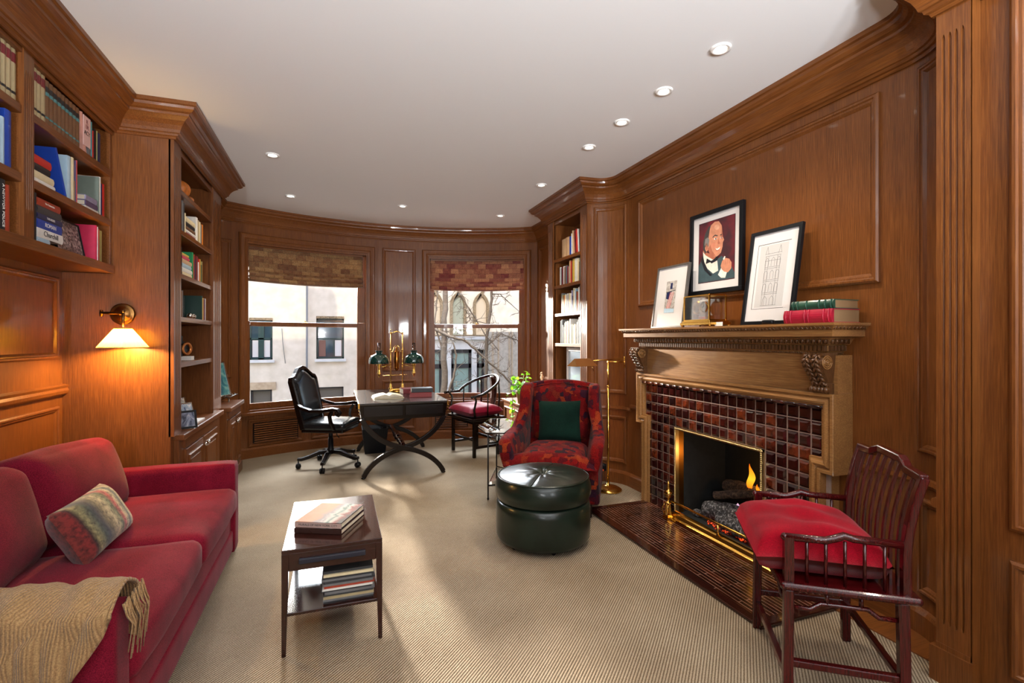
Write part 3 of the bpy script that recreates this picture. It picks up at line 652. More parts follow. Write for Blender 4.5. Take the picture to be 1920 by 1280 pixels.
shelf_books([('tan', .034, .235, TAN)] * 4 + [('brown', .037, .225, BRN)] * 9 +
    [dict(k='lean', c='rose', t=.035, h=.225, a=-13, d=.17)] + [('grey', .045, .21), ('teal', .012, .215), ('red', .02, .17), ('black', .035, .19), ('olive', .008, .19), ('navy', .045, .185)],
    HBX, 1, 2.925, 2.445, 'the top hanging shelf', g)
W_MID = 'the middle hanging shelf'
shelf_books([('grey', .04, .22), ('maroon', .035, .24), ('black', .02, .2), ('pale_blue', .03, .21), ('blue', .045, .255)], HBX, 1, 2.62, 2.135, 'the middle shelf left of the divider', g)
shelf_books([dict(k='stack', s=[('white', .026, .235, .15), ('cream', .034, .225, .15), ('black', .034, .19, .14), ('red', .04, .2, .15)]),
    dict(k='lean', c='blue', t=.018, h=.25, a=-24, d=.2), ('pale_blue', .04, .235), ('cream', .03, .24), ('brown', .006, .12), ('purple', .015, .235), ('red', .006, .24)], HBX, 1, 2.915, 2.135, W_MID, g)
shelf_books([dict(k='stack', s=[('white', .02, .16, .12), ('purple', .03, .15, .13), ('lilac', .03, .14, .13)]), ('sage', .012, .23), ('white', .016, .235), ('navy', .022, .2), ('red', .03, .205)], HBX, 1, 3.475, 2.135, "the middle hanging shelf's far end", g)
W_BOT = 'the lower hanging shelf'
shelf_books([('cream', .045, .235), dict(c='black', t=.042, h=.225, title='A NEWYOR POLICE', tsize=.021), ('rust', .03, .21)], HBX, 1, 2.665, 1.8505, 'the lower shelf left of the divider', g)
shelf_books([('charcoal', .035, .235), ('olive', .010, .26), dict(c='black', t=.028, h=.235),
    dict(k='stack', s=[('pale_blue', .03, .11, .13), ('white', .045, .235, .16, dict(title='Churchill', tcol='black', tsize=.03, tcx=1) if 0 else dict(title='Churchill', tcol='black', tsize=.036)),
        ('blue', .042, .225, .16, dict(title='ROMAN', tsize=.028)), ('navy', .028, .23, .16, dict(title='THE ROSES', tsize=.015)), ('charcoal', .035, .22, .16), ('rust', .036, .21, .15, dict(title='The Connection', tsize=.013))]),
    ], HBX, 1, 2.915, 1.8505, W_BOT, g)
# framed group photograph leaning on the lower shelf, red and tan books beside it
t = thing('framed_photograph', 'dark framed black and white crowd photograph leaning on the lower hanging shelf', 'picture frame', (-1.40, 3.40, 1.851), 0)
m, tt, b = nmat('crowd_photo'); setp(b, rough=.4); n = noise_tex(tt, tex_coords(tt, (1, 1, 1)), 70, 4); n2 = noise_tex(tt, tex_coords(tt, (1, .6, 3)), 18, 2)
tt.links.new(mixc(tt, 1.0, ramp(tt, n.outputs[0], [(.38, (30, 26, 26)), (.62, (190, 180, 172))]), ramp(tt, n2.outputs[0], [(.35, (150, 130, 124)), (.6, (255, 255, 255))]), 'MULTIPLY'), b.inputs['Base Color'])
RM = Matrix.Rotation(math.radians(-10), 4, 'Y'); f = MB()
for (y0, y1, z0, z1) in ((-.14, .165, 0, .008), (-.14, .165, .192, .2), (-.14, -.132, 0, .2), (.157, .165, 0, .2)): f.box(0, .012, y0, y1, z0, z1, RM)
f.build('frame', M['black'], t); MB().box(0, .006, -.135, .16, .004, .196, RM).build('photograph', m, t)
shelf_books([('pink', .022, .215, dict(d=.15)), ('white', .006, .21), ('rust', .022, .2), ('olive', .035, .195)], HBX, 1, 3.60, 1.8505, 'the right of the lower hanging shelf', g)
# clipboard-like title on the leaning book: reads down the cover seen from the room
o = MB().box(-1.352, -1.35, 3.435, 3.52, 2.49, 2.66)
pc = o.build('book', [cm('white')]); pc.data.materials[0] = plain('pink_jacket', (224, 186, 180), .4)
pc.rotation_euler = (0, 0, 0); tag(pc, 'pale pink jacketed booklet lettered ER and ACY on the top hanging shelf', 'book', g)
for s_, z in (('R', 2.63), ('ER', 2.60), ('ACY', 2.565)): text('cover_title', s_, .034, cm('maroon' if s_ != 'ACY' else 'black'), pc, (-1.3495, 3.478, z), (PI / 2, 0, PI / 2), align='CENTER')

# tall left bookcase contents
TF = -1.03; g = 'books in the tall left bookcase'
shelf_books([('maroon', .012, .235), ('pink', .010, .25), ('orange', .008, .18), ('grey', .018, .24), dict(k='lean', c='charcoal', t=.014, h=.22, a=-5), ('maroon', .008, .21)], TF, 1, 3.975, 2.43, "the left bookcase's top shelf", g, near=False)
shelf_books([('brown', .02, .2), ('orange', .05, .23), ('black', .075, .22), ('grey', .035, .235), ('charcoal', .03, .225), ('cream', .03, .16),
    dict(k='stack', s=[('maroon', .028, .26), ('white', .02, .27), ('brown', .025, .25), ('black', .03, .24), ('cream', .035, .25)]), ('white', .06, .2), ('tan', .04, .19), ('cream', .045, .185), ('grey', .03, .17), ('orange', .05, .18)], TF, 1, 3.98, 2.15, "the left bookcase's second shelf", g, near=False)
shelf_books([('buff', .03, .25), ('cream', .06, .24), ('yellow', .03, .235), ('black', .025, .2), dict(k='stack', s=[('cream', .032, .25), ('white', .03, .26), ('pale_blue', .03, .24), ('buff', .03, .25), ('pink', .022, .19), ('yellow', .018, .17)]),
    ('green', .04, .21), ('rust', .03, .2), ('navy', .03, .17), ('maroon', .07, .2), ('white', .025, .16), ('red', .02, .19), ('yellow', .03, .19), ('dark_green', .03, .15), ('olive', .02, .18)], TF, 1, 3.98, 1.843, "the left bookcase's third shelf", g, near=False)
shelf_books([('white', .02, .23), ('lilac', .012, .22), ('white', .03, .235), ('cream', .02, .2), ('orange', .05, .19), ('brown', .02, .19), ('grey', .01, .195)], TF, 1, 3.98, 1.54, "the left bookcase's fourth shelf, near end", g, near=False)
shelf_books([('dark_green', .02, .2), ('yellow', .035, .185), ('maroon', .03, .18), ('purple', .02, .18), ('white', .022, .185)], TF, 1, 4.68, 1.54, "the left bookcase's fourth shelf, far end", g, near=False)
o = MB(); rbox(o, -1.16, 4.49, 1.54 + .095, .012, .26, .19, .003, 3); o = o.build('album', plain('grey_sleeve', (120, 130, 128), .25, coat=.4)); tag(o, 'grey glossy album facing out on the fourth shelf of the left bookcase', 'album')
o = MB(); o.lathe([(0, 0), (.018, 0), (.022, .01), (.022, .04), (.016, .05), (.016, .075), (.022, .085), (.022, .12), (0, .122)], 14, Matrix.Translation((-1.075, 4.42, 1.564)) @ Matrix.Rotation(-PI / 2, 4, 'X'))
tag(o.build('spyglass', M['silver']), 'small silver cylinder lying before the grey album', 'ornament')
# ribbed gourd
o = MB(); c = Vector((-1.14, 4.30, 2.505))
o.grid(lambda u, v_: c + Vector((math.sin(PI * v_) * math.cos(2 * PI * u), math.sin(PI * v_) * math.sin(2 * PI * u), -math.cos(PI * v_) * .72)) * .1 * (1 + .06 * math.cos(2 * PI * u * 10)), 60, 12, closeu=True)
gd = tag(o.build('gourd', plain('orange_gourd', (212, 120, 44), .5, var=.3)), 'ribbed orange gourd on the top shelf of the tall left bookcase', 'gourd')
MB().tube([c + Vector((0, 0, .065)), c + Vector((.01, .01, .085)), c + Vector((.03, .015, .1))], [.014, .01, .008], 8).build('stem', cm('brown'), gd)
o = MB(); c = Vector((-1.09, 4.44, 2.462)); o.grid(lambda u, v_: c + Vector((math.sin(PI * v_) * math.cos(2 * PI * u), math.sin(PI * v_) * math.sin(2 * PI * u), -math.cos(PI * v_) * .75)) * .042 * (1 + .06 * math.cos(2 * PI * u * 8)), 40, 8, closeu=True)
tag(o.build('gourd', plain('small_gourd', (188, 110, 52), .5, var=.3)), 'smaller round gourd beside the big ribbed orange one', 'gourd')
# folding camera
t = thing('bellows_camera', 'old black folding camera with brass lens ring on the fifth shelf of the left bookcase', 'camera', (-1.17, 4.60, 1.221), math.radians(-25))
bx('body', M['black'], -.11, -.05, -.075, .075, .01, .19, t, .004)
f = MB()
for i in range(6): s_ = .06 - .005 * i; f.box(-.05 + .014 * i, -.05 + .014 * i + .010, -s_, s_, .1 - s_ - .01, .1 + s_ - .01)
f.build('bellows', M['black'], t, .001); bx('baseboard', DKW['x'], -.05, .07, -.06, .06, .0, .012, t, .002)
MB().lathe([(.030, 0), (.052, .0), (.055, .010), (.050, .018), (.036, .018), (.032, .008)], 28, Matrix.Translation((.035, 0, .085)) @ Matrix.Rotation(PI / 2, 4, 'Y')).build('lens_ring', plain('copper_ring', (204, 128, 70), .3, .8), t)
MB().lathe([(0, .004), (.03, .006)], 20, Matrix.Translation((.035, 0, .085)) @ Matrix.Rotation(PI / 2, 4, 'Y')).build('lens', M['black'], t)
MB().tube([(-.10, -.04, .19), (-.08, -.03, .205), (-.08, .03, .205), (-.10, .04, .19)], .005, 6).build('handle', M['chrome'], t)
tag(bx('white_box', cm('white'), -1.13, -1.06, 4.42, 4.50, 1.2205, 1.25), 'thin white box lying in front of the folding camera', 'box')
# counter picture frames
def easel_frame(name, label, loc, rz, w_, h, tilt, fm, pic, fw=.012, t_=.012, stand=True, matw=0, matm=None):
    t = thing(name, label, 'picture frame', loc, rz); R = Matrix.Rotation(math.radians(-tilt), 4, 'Y')  # faces local +X
    f = MB()
    for (y0, y1, z0, z1) in ((-w_ / 2, w_ / 2, 0, fw), (-w_ / 2, w_ / 2, h - fw, h), (-w_ / 2, -w_ / 2 + fw, fw, h - fw), (w_ / 2 - fw, w_ / 2, fw, h - fw)): f.box(0, t_, y0, y1, z0, z1, R)
    f.build('frame', fm, t, .0012)
    MB().box(.001, t_ * .45, -w_ / 2 + fw * .8, w_ / 2 - fw * .8, fw * .8, h - fw * .8, R).build('picture', pic, t)
    if matw: 
        f = MB(); a = w_ / 2 - fw * .9
        for (y0, y1, z0, z1) in ((-a, a, fw * .9, fw + matw), (-a, a, h - fw - matw, h - fw * .9), (-a, -a + matw, fw, h - fw), (a - matw, a, fw, h - fw)): f.box(t_ * .45, t_ * .6, y0, y1, z0, z1, R)
        f.build('mat', matm or M['mat'], t)
    if stand: f = MB(); p = R @ Vector((0, 0, h * .7)); f.tube([p, (p.x - h * .32, 0, .003)], .006, 4, sq=(1.5, .4)); f.build('stand', M['black'], t)
    return t, R
def photo_mat(name, a, b_, c, sc_=14):
    m, t, b = nmat(name); setp(b, rough=.25, coat=.4); n = noise_tex(t, tex_coords(t, (1, 1, 1)), sc_, 4, .6, .8)
    t.links.new(ramp(t, n.outputs[0], [(.36, a), (.5, b_), (.64, c)]), b.inputs['Base Color']); return m
easel_frame('snapshot', 'silver framed beach snapshot leaning at the front of the bookcase counter', (-1.10, 4.36, .741), math.radians(-38), .2, .155, 18, M['silver'], photo_mat('snap1', (70, 90, 130), (170, 190, 210), (236, 236, 236)), .008)
easel_frame('snapshot', 'colourful snapshot without border leaning behind the silver framed one', (-1.2, 4.72, .741), math.radians(-25), .14, .16, 14, cm('brown'), photo_mat('snap2', (90, 60, 40), (170, 150, 90), (220, 190, 150), 22), .004)
easel_frame('snapshot', 'small black framed photograph at the near end of the bookcase counter', (-1.01, 4.10, .741), math.radians(-60), .13, .13, 16, M['black'], photo_mat('snap3', (40, 50, 70), (120, 130, 150), (200, 200, 200)), .014)
o = bx('photo_album', M['white'], -1.09, -1.0, 4.30, 4.56, .741, .751); tag(o, 'thin white open album lying in front of the silver framed snapshot', 'album')
o = bx('wooden_panel', W['z'], -1.5, -1.47, 4.35, 4.62, .741, 1.06); tag(o, 'plain brown wooden panel leaning at the back of the counter bay', 'panel')
# painting on an ornate little easel on the low cabinet
t, R = easel_frame('framed_painting', 'blue green painting on a wrought silver easel on the low cabinet', (-1.10, 5.62, .80), math.radians(-28), .30, .36, 14, M['silver'], photo_mat('bluegreen_painting', (28, 84, 110), (58, 130, 140), (120, 176, 170), 9), .014, stand=False)
f = MB()
for sg in (-1, 1):
    f.tube([(.05, sg * .17, .01), (.03, sg * .1, -.012), (.0, sg * .05, 0), (0, 0, .006)], .006, 8)
    f.tube([(.05, sg * .06, -.058), (.03, sg * .09, -.03), (.0, sg * .09, -.01), (-.06, sg * .05, -.05)], .005, 8)
    for k in range(5): f.ball((.052 - .004 * k, sg * (.175 - .03 * k), .012 + .006 * (k % 2)), .009, 8)
f.build('easel', plain('tarnished_silver', (130, 126, 120), .35, 1), t)

# right bookcase contents (ltr = -1: +Y runs to the left in the picture)
RF = 2.318; g = 'books in the right bookcase'
BUF = dict(series='wide buff volume, %s from the blue book on the right bookcase top shelf', series_group='matching buff volumes in the right bookcase', d=.18)
shelf_books([('rose', .03, .31), ('grey', .03, .32), dict(k='lean', c='charcoal', t=.012, h=.24, a=4), dict(k='lean', c='white', t=.012, h=.245, a=5), dict(k='lean', c='red', t=.014, h=.25, a=5), dict(k='lean', c='maroon', t=.014, h=.24, a=5), dict(k='lean', c='buff', t=.022, h=.25, a=5), ('white', .014, .225), ('blue', .035, .2, dict(gap=.01)), ('buff', .09, .205, BUF), ('buff', .09, .2, BUF)], RF, -1, 4.41, 2.27, "the right bookcase's top shelf", g, near=False, ltr=-1)
shelf_books([('rust', .03, .22), ('black', .02, .225), ('teal', .02, .23), ('brown', .022, .2), ('cream', .03, .235), ('white', .06, .245), ('yellow', .045, .245), ('brown', .02, .23), ('red', .025, .235), ('buff', .03, .24), ('grey', .02, .18), ('rust', .02, .185), ('navy', .016, .19), ('grey', .03, .2), ('brown', .03, .19), ('white', .02, .2), ('maroon', .04, .195), ('grey', .025, .19), ('white', .02, .2)], RF, -1, 4.41, 1.975, "the right bookcase's second shelf", g, near=False, ltr=-1)
shelf_books([('white', .03, .25), ('pale_blue', .03, .27), ('grey', .015, .26), ('white', .03, .25), ('rust', .025, .2), ('brown', .02, .21), ('pale_blue', .02, .24), ('white', .02, .22), ('cream', .02, .25), ('navy', .02, .17), ('lilac', .02, .23), ('white', .025, .2), ('cream', .035, .205), ('grey', .012, .205), ('white', .022, .205), ('charcoal', .01, .2), ('white', .022, .2), ('cream', .02, .2), ('orange', .02, .19), ('brown', .025, .19), ('olive', .02, .2), ('grey', .02, .22)], RF, -1, 4.41, 1.665, "the right bookcase's third shelf", g, near=False, ltr=-1)
shelf_books([('pale_blue', .015, .28), ('white', .02, .27), ('grey', .02, .24), ('white', .02, .22), ('charcoal', .015, .2), ('cream', .04, .2), ('white', .02, .19), ('cream', .02, .2), ('olive', .03, .2), ('white', .035, .26), ('grey', .015, .23), ('cream', .04, .24), ('rose', .025, .235), ('white', .02, .235), ('tan', .02, .22), ('white', .012, .18), ('charcoal', .03, .2), ('grey', .02, .26), ('dark_green', .03, .25)], RF, -1, 4.47, 1.335, "the right bookcase's fourth shelf", g, near=False, ltr=-1)
t = thing('television', 'small flat screen in a white frame in the right bookcase', 'television', (2.40, 4.645, .761))
f = MB()
for (y0, y1, z0, z1) in ((-.235, .235, .08, .12), (-.235, .235, .49, .53), (-.235, -.20, .12, .49), (.20, .235, .12, .49)): f.box(-.02, .02, y0, y1, z0, z1)
f.build('bezel', M['white'], t, .004)
m, tt, b = nmat('pale_screen'); setp(b, rough=.12, coat=.6); b.inputs['Base Color'].default_value = lin((160, 176, 192)); MB().box(-.012, .01, -.205, .205, .115, .495).build('screen', m, t)
f = MB(); f.box(-.02, .04, -.03, .03, .012, .09); f.box(-.05, .07, -.12, .12, 0, .012); f.build('stand', M['white'], t, .003)
# ================================================================ fireplace
fp = thing('fireplace', 'carved oak fireplace surround with dark red glazed tiles', 'fireplace')
SX = 2.46                                  # face of the surround
YL, YR, ZT, ZE = 3.656, 1.857, 1.095, .665  # outer edges, top, height of the step
ST = .075
# surround body behind the moulding (returns)
f = MB()
f.box(SX + .012, CW - .001, YR, YR + .07, ZE, ZT - .06); f.box(SX + .012, CW - .001, YL - .07, YL, ZE, ZT - .06); f.box(SX + .012, CW - .001, YR, YL, ZT - .06, ZT)
f.box(SX + .012, CW - .001, YR + ST, YR + ST + .055, 0, ZE); f.box(SX + .012, CW - .001, YL - ST - .055, YL - ST, 0, ZE)
f.box(SX + .013, CW - .002, YR + .071, YR + ST + .055, ZE, ZE + .03); f.box(SX + .013, CW - .002, YL - ST - .055, YL - .071, ZE, ZE + .03)
# eared architrave
prof = [(0, 0), (0, .016), (-.004, .02), (-.018, .02), (-.022, .008), (-.028, .006), (-.034, .016), (-.046, .022), (-.058, .018), (-.064, .006), (-.07, .004), (-.076, .004), (-.080, -.03), (-.080, -.05)]
path = [(YL - ST, 0), (YL - ST, ZE), (YL, ZE), (YL, ZT), (YR, ZT), (YR, ZE), (YR + ST, ZE), (YR + ST, 0)]
f.sweep(path, [(-o, h) for o, h in prof], lambda a, b_, h: (SX + .012 - h, a, b_))
f.build('architrave', MANTEL['y'], fp)
# frieze
FX = 2.488
f = MB(); f.box(FX, CW - .001, YR + .002, YL - .002, ZT + .0005, 1.30); f.build('frieze', MANTEL['y'], fp)
# cornice of the mantel shelf: mitred run round three sides
Y0, Y1 = 1.763, 3.742; dl = lambda x: x
def cornice(prof, name, mat, y0=Y0 + .16, y1=Y1 - .16, xin=.16):
    f = MB(); X = 2.333 + xin
    f.sweep([(CW + .01, y0 + xin - .16), (X, y0 + xin - .16), (X, y1 - xin + .16), (CW + .01, y1 - xin + .16)], prof, ident); return f.build(name, mat, fp)
# offsets are to the outside of the run
cornice([(0, 1.27), (.004, 1.30), (.012, 1.305), (.018, 1.315), (.024, 1.32), (.026, 1.322), (.026, 1.352), (.05, 1.356), (.056, 1.362), (.068, 1.384), (.078, 1.392), (.098, 1.394), (.125, 1.398), (.13, 1.400), (.13, 1.432), (.137, 1.436), (.148, 1.450), (.154, 1.456), (.16, 1.457), (.16, 1.470), (0, 1.470)], 'cornice', MANTEL['y'])
bx('shelf_board', MANTEL['y'], 2.36, CW, 1.79, 3.715, 1.455, 1.4695, fp)
# dentils, egg row and carved rope rows, each carved band one part
RB = (2.333 + .16, Y0 + .16, Y1 - .16)
def along(off, pitch):
    """points with outward normals along the three visible sides of the cornice at an outward offset"""
    X = RB[0] - off; ya, yb = RB[1] - off, RB[2] + off; out = []
    n = int((CW - X) / pitch)
    for k in range(n): out.append((X + pitch * (k + .5), ya, 0)); out.append((X + pitch * (k + .5), yb, 1))
    n = int((yb - ya) / pitch); p = (yb - ya) / n
    for k in range(n): out.append((X, ya + p * (k + .5), 2))
    return out
def band(name, off, pitch, fn, mat=CARV):
    f = MB()
    for x, y, s_ in along(off, pitch):
        R = Matrix.Translation((x, y, 0)) @ Matrix.Rotation({0: PI, 1: 0, 2: PI / 2}[s_], 4, 'Z')   # local +Y = outwards
        fn(f, R)
    o = f.build(name, mat, fp); return o
band('dentil_row', .026, .0245, lambda f, R: f.box(-.0075, .0075, -.004, .018, 1.322, 1.351, R))
def egg(f, R):
    c = R @ Vector((0, .004, 1.376)); f.ball(c, .0115, 8, (1, 1, 1.35)); f.box(-.0175, -.0145, -.004, .012, 1.360, 1.392, R)
band('egg_and_dart_row', .062, .034, egg)
def leafy(f, R):
    for sg in (-1, 1): f.tube([R @ Vector((sg * .010, .006, 1.437)), R @ Vector((sg * .004, .012, 1.445)), R @ Vector((0, .014, 1.454))], .0035, 5)
    f.ball(R @ Vector((.0125, .006, 1.441)), .0042, 6)
band('leaf_row', .134, .0255, leafy)
band('bead_row', .012, .013, lambda f, R: f.ball(R @ Vector((0, .003, 1.310)), .0055, 6))
# corbels: S-scroll with acanthus leaves and a beaded foot
def corbel(yc, side):
    w_ = .115; R0 = FX
    def px(z):   # profile projection from the frieze, scroll fat at the top
        t_ = (z - 1.105) / (1.305 - 1.105)
        return .03 + .085 * (max(0, math.sin(min(1, t_ * 1.02) * PI * .5))) ** 1.6 * (1 - .35 * max(0, t_ - .82) / .18) + .012 * math.exp(-((t_ - .04) / .08) ** 2)
    f = MB(); n = 18
    def fn(u, v_):
        z = 1.13 + (1.305 - 1.13) * u; a = -1 + 2 * v_; ww = w_ / 2 * (.72 + .28 * u)
        return Vector((R0 - px(z) + .012 * abs(a) ** 3, yc + a * ww, z))
    f.grid(fn, n, 10)
    for a in (-1, 1):
        vs = []; 
        for i in range(n + 1):
            z = 1.13 + (1.305 - 1.13) * i / n; ww = w_ / 2 * (.72 + .28 * i / n); vs += [(R0 - px(z) + .012, yc + a * ww, z), (R0 + .01, yc + a * ww, z)]
        f.add(vs, [(2 * i, 2 * i + 1, 2 * i + 3, 2 * i + 2) for i in range(n)])
    f.box(R0 - .10, R0 + .01, yc - w_ / 2, yc + w_ / 2, 1.298, 1.312)
    co = f.build('corbel', CARV, fp)
    f = MB()
    for lane in (-1, 1):
        for k in range(7):
            u = .08 + .84 * k / 6
            for sg in (-1, 1):
                pts = []
                for q in range(5):
                    uu = min(1, max(0, u + .10 - .16 * q / 4)); z = 1.13 + .175 * uu; ww = w_ / 2 * (.72 + .28 * uu)
                    yy = yc + lane * ww * .5 + sg * ww * .46 * (q / 4) ** .8; pts.append((R0 - px(z) - .004 - .006 * math.sin(PI * q / 4), yy, z))
                f.tube(pts, [.003, .007, .008, .006, .002], 6)
        f.tube([(R0 - px(1.13 + .175 * q / 8) - .007, yc + lane * w_ * .5 * (.72 + .28 * q / 8) * .5, 1.13 + .175 * q / 8) for q in range(9)], .005, 6)
    f.build('acanthus_carving', CARV, co)
    f = MB()
    for k in range(5): f.ball((R0 - .048, yc - w_ * .36 + w_ * .72 * k / 4, 1.117), .0165, 10, (1, .8, 1)); f.ball((R0 - .044, yc - w_ * .32 + w_ * .64 * k / 4, 1.143), .012, 8, (1, .8, 1))
    f.box(R0 - .04, R0, yc - w_ * .42, yc + w_ * .42, 1.096, 1.15); f.build('beaded_foot', CARV, co)
    for a in (-1, 1):
        f = MB()
        for r in (.034, .024, .013): f.tube([(R0 - .062 + r * math.cos(2 * PI * k / 20), yc + a * (w_ / 2 - .001), 1.262 + r * math.sin(2 * PI * k / 20)) for k in range(21)], .0035, 6)
        f.ball((R0 - .062, yc + a * w_ / 2, 1.262), .009, 8); f.build('side_scroll', MANTEL['z'], co)
corbel(1.925, 1); corbel(3.585, -1)

# tiles
TP = .0775; TX = 2.50
m, t, b = nmat('oxblood_glazed_tile'); setp(b, rough=.1, coat=.8, coatr=.03)
tc = t.nodes.new('ShaderNodeTexCoord'); sn = t.nodes.new('ShaderNodeVectorMath'); sn.operation = 'SNAP'; sn.inputs[1].default_value = (1, TP, TP)
ad = t.nodes.new('ShaderNodeVectorMath'); ad.inputs[1].default_value = (0, -1.944 + TP * 30, TP * 30 - 1.008 + TP * 20); t.links.new(tc.outputs['Object'], ad.inputs[0]); t.links.new(ad.outputs[0], sn.inputs[0])
wn = t.nodes.new('ShaderNodeTexWhiteNoise'); t.links.new(sn.outputs[0], wn.inputs[0])
n = noise_tex(t, tc.outputs['Object'], 30, 3)
c1 = ramp(t, wn.outputs[0], [(0, (34, 10, 12)), (.55, (62, 20, 16)), (1, (120, 52, 26))]); t.links.new(mixc(t, 1.0, c1, ramp(t, n.outputs[0], [(.3, (150, 140, 140)), (.7, (255, 255, 255))]), 'MULTIPLY'), b.inputs['Base Color'])
bump(t, b, n.outputs[0], .15, .002); M['tile'] = m
FB = (2.338, 3.178, .70)
f = MB(); g_ = .003; ch = .014; hgt = .012
zt = 1.008
def tile(y0, y1, z0, z1):
    if y1 - y0 < .01 or z1 - z0 < .01: return
    a0, a1, b0, b1 = y0 + g_, y1 - g_, z0 + g_, z1 - g_; c_ = min(ch, (a1 - a0) * .4, (b1 - b0) * .4)
    v_ = [(TX, a0, b0), (TX, a1, b0), (TX, a1, b1), (TX, a0, b1), (TX - hgt, a0 + c_, b0 + c_), (TX - hgt, a1 - c_, b0 + c_), (TX - hgt, a1 - c_, b1 - c_), (TX - hgt, a0 + c_, b1 - c_)]
    f.add(v_, [(4, 5, 6, 7), (0, 1, 5, 4), (1, 2, 6, 5), (2, 3, 7, 6), (3, 0, 4, 7)])
ys = [1.944 - TP + TP * k for k in range(24)]; zs = [zt - TP * k for k in range(15)]
for k, y in enumerate(ys):
    for z in zs:
        y0, y1, z0, z1 = y, y + TP, z - TP, z
        lo = ZE - .0 ; 
        if z1 <= ZE + .02: y0, y1 = max(y0, YR + ST + .075), min(y1, YL - ST - .075)
        else: y0, y1 = max(y0, YR + .075), min(y1, YL - .075)
        z0 = max(z0, 0)
        if z1 <= FB[2] + .02 and y1 > FB[0] and y0 < FB[1]:
            if y0 < FB[0]: y1 = min(y1, FB[0])
            elif y1 > FB[1]: y0 = max(y0, FB[1])
            else: continue
        elif z0 < FB[2] and z1 > FB[2] and y1 > FB[0] and y0 < FB[1]: z0 = FB[2]
        tile(y0, y1, z0, z1)
f.build('tile_facing', M['tile'], fp)
f = MB()
for y0, y1, z0, z1 in ((YR + .06, FB[0], 0, 1.06), (FB[1], YL - .06, 0, 1.06), (FB[0], FB[1], FB[2], 1.06)): f.box(TX + .0005, TX + .02, y0, y1, z0, z1)
f.build('grout_bed', plain('pale_grout', (150, 126, 112), .8), fp)
f = MB()   # bullnose tiles under the top moulding
for y in ys:
    y0, y1 = max(y + g_, YR + .07), min(y + TP - g_, YL - .07)
    if y1 > y0: f.tube([(2.478, y0, 1.016), (2.478, y1, 1.016)], .014, 8)
f.build('bullnose_tile_row', M['tile'], fp)
# brass trim of the opening with a rope edge
f = MB()
for y0, y1, z0, z1 in ((FB[0], FB[0] + .018, 0, FB[2]), (FB[1] - .018, FB[1], 0, FB[2]), (FB[0], FB[1], FB[2] - .018, FB[2])): f.box(TX - .02, TX + .01, y0, y1, z0, z1)
k = 0
while k * .012 < FB[2]: f.ball((TX - .021, FB[0] + .009, k * .012), .006, 6); f.ball((TX - .021, FB[1] - .009, k * .012), .006, 6); k += 1
k = 0
while FB[0] + k * .012 < FB[1]: f.ball((TX - .021, FB[0] + k * .012, FB[2] - .009), .006, 6); k += 1
f.build('brass_trim', plain('pale_brass', (226, 204, 150), .3, 1), fp)
bx('brass_reveal', plain('reveal_brass', (170, 120, 50), .3, 1), TX + .01, TX + .06, FB[1] - .012, FB[1] - .002, 0, FB[2], fp)
# firebox
soot = plain('sooty_brick', (22, 26, 26), .8, var=.4)
f = MB(); f.box(2.98, 3.0, FB[0] - .02, FB[1] + .02, 0, .8); f.box(TX + .02, 3.0, FB[0] - .02, FB[0], 0, .8); f.box(TX + .02, 3.0, FB[1], FB[1] + .02, 0, .8); f.box(TX + .02, 3.0, FB[0] - .02, FB[1] + .02, .72, .8); f.box(TX + .02, 3.0, FB[0], FB[1], -.02, .03)
f.build('firebox', soot, fp)
# hearth of narrow dark tiles with wooden border
m, t, b = nmat('hearth_tile'); setp(b, rough=.22, coat=.35, coatr=.08)
v = tex_coords(t, (1, 1, 1), (0, 0, PI / 2)); bt = t.nodes.new('ShaderNodeTexBrick'); bt.inputs['Scale'].default_value = 1; bt.inputs['Brick Width'].default_value = .31; bt.inputs['Row Height'].default_value = .026; bt.inputs['Mortar Size'].default_value = .0018; bt.inputs['Bias'].default_value = -.1
bt.inputs['Color1'].default_value = lin((38, 14, 10)); bt.inputs['Color2'].default_value = lin((84, 38, 20)); bt.inputs['Mortar'].default_value = lin((168, 136, 120)); t.links.new(v, bt.inputs[0])
n = noise_tex(t, v, 12, 3); t.links.new(mixc(t, 1.0, bt.outputs[0], ramp(t, n.outputs[0], [(.3, (150, 140, 140)), (.7, (255, 255, 255))]), 'MULTIPLY'), b.inputs['Base Color'])
h = thing('hearth', 'long low hearth of narrow dark red tiles with a wooden border', 'hearth')
bx('hearth_tiles', m, 1.955, TX + .02, 1.86, 3.49, 0, .014, h)
f = MB(); f.box(1.90, 1.955, 1.80, 3.545, 0, .018); f.box(1.955, 2.46, 3.49, 3.545, 0, .018); f.box(1.955, 2.42, 1.80, 1.86, 0, .018); f.build('wooden_border', WAL['y'], h, bevel=.004)
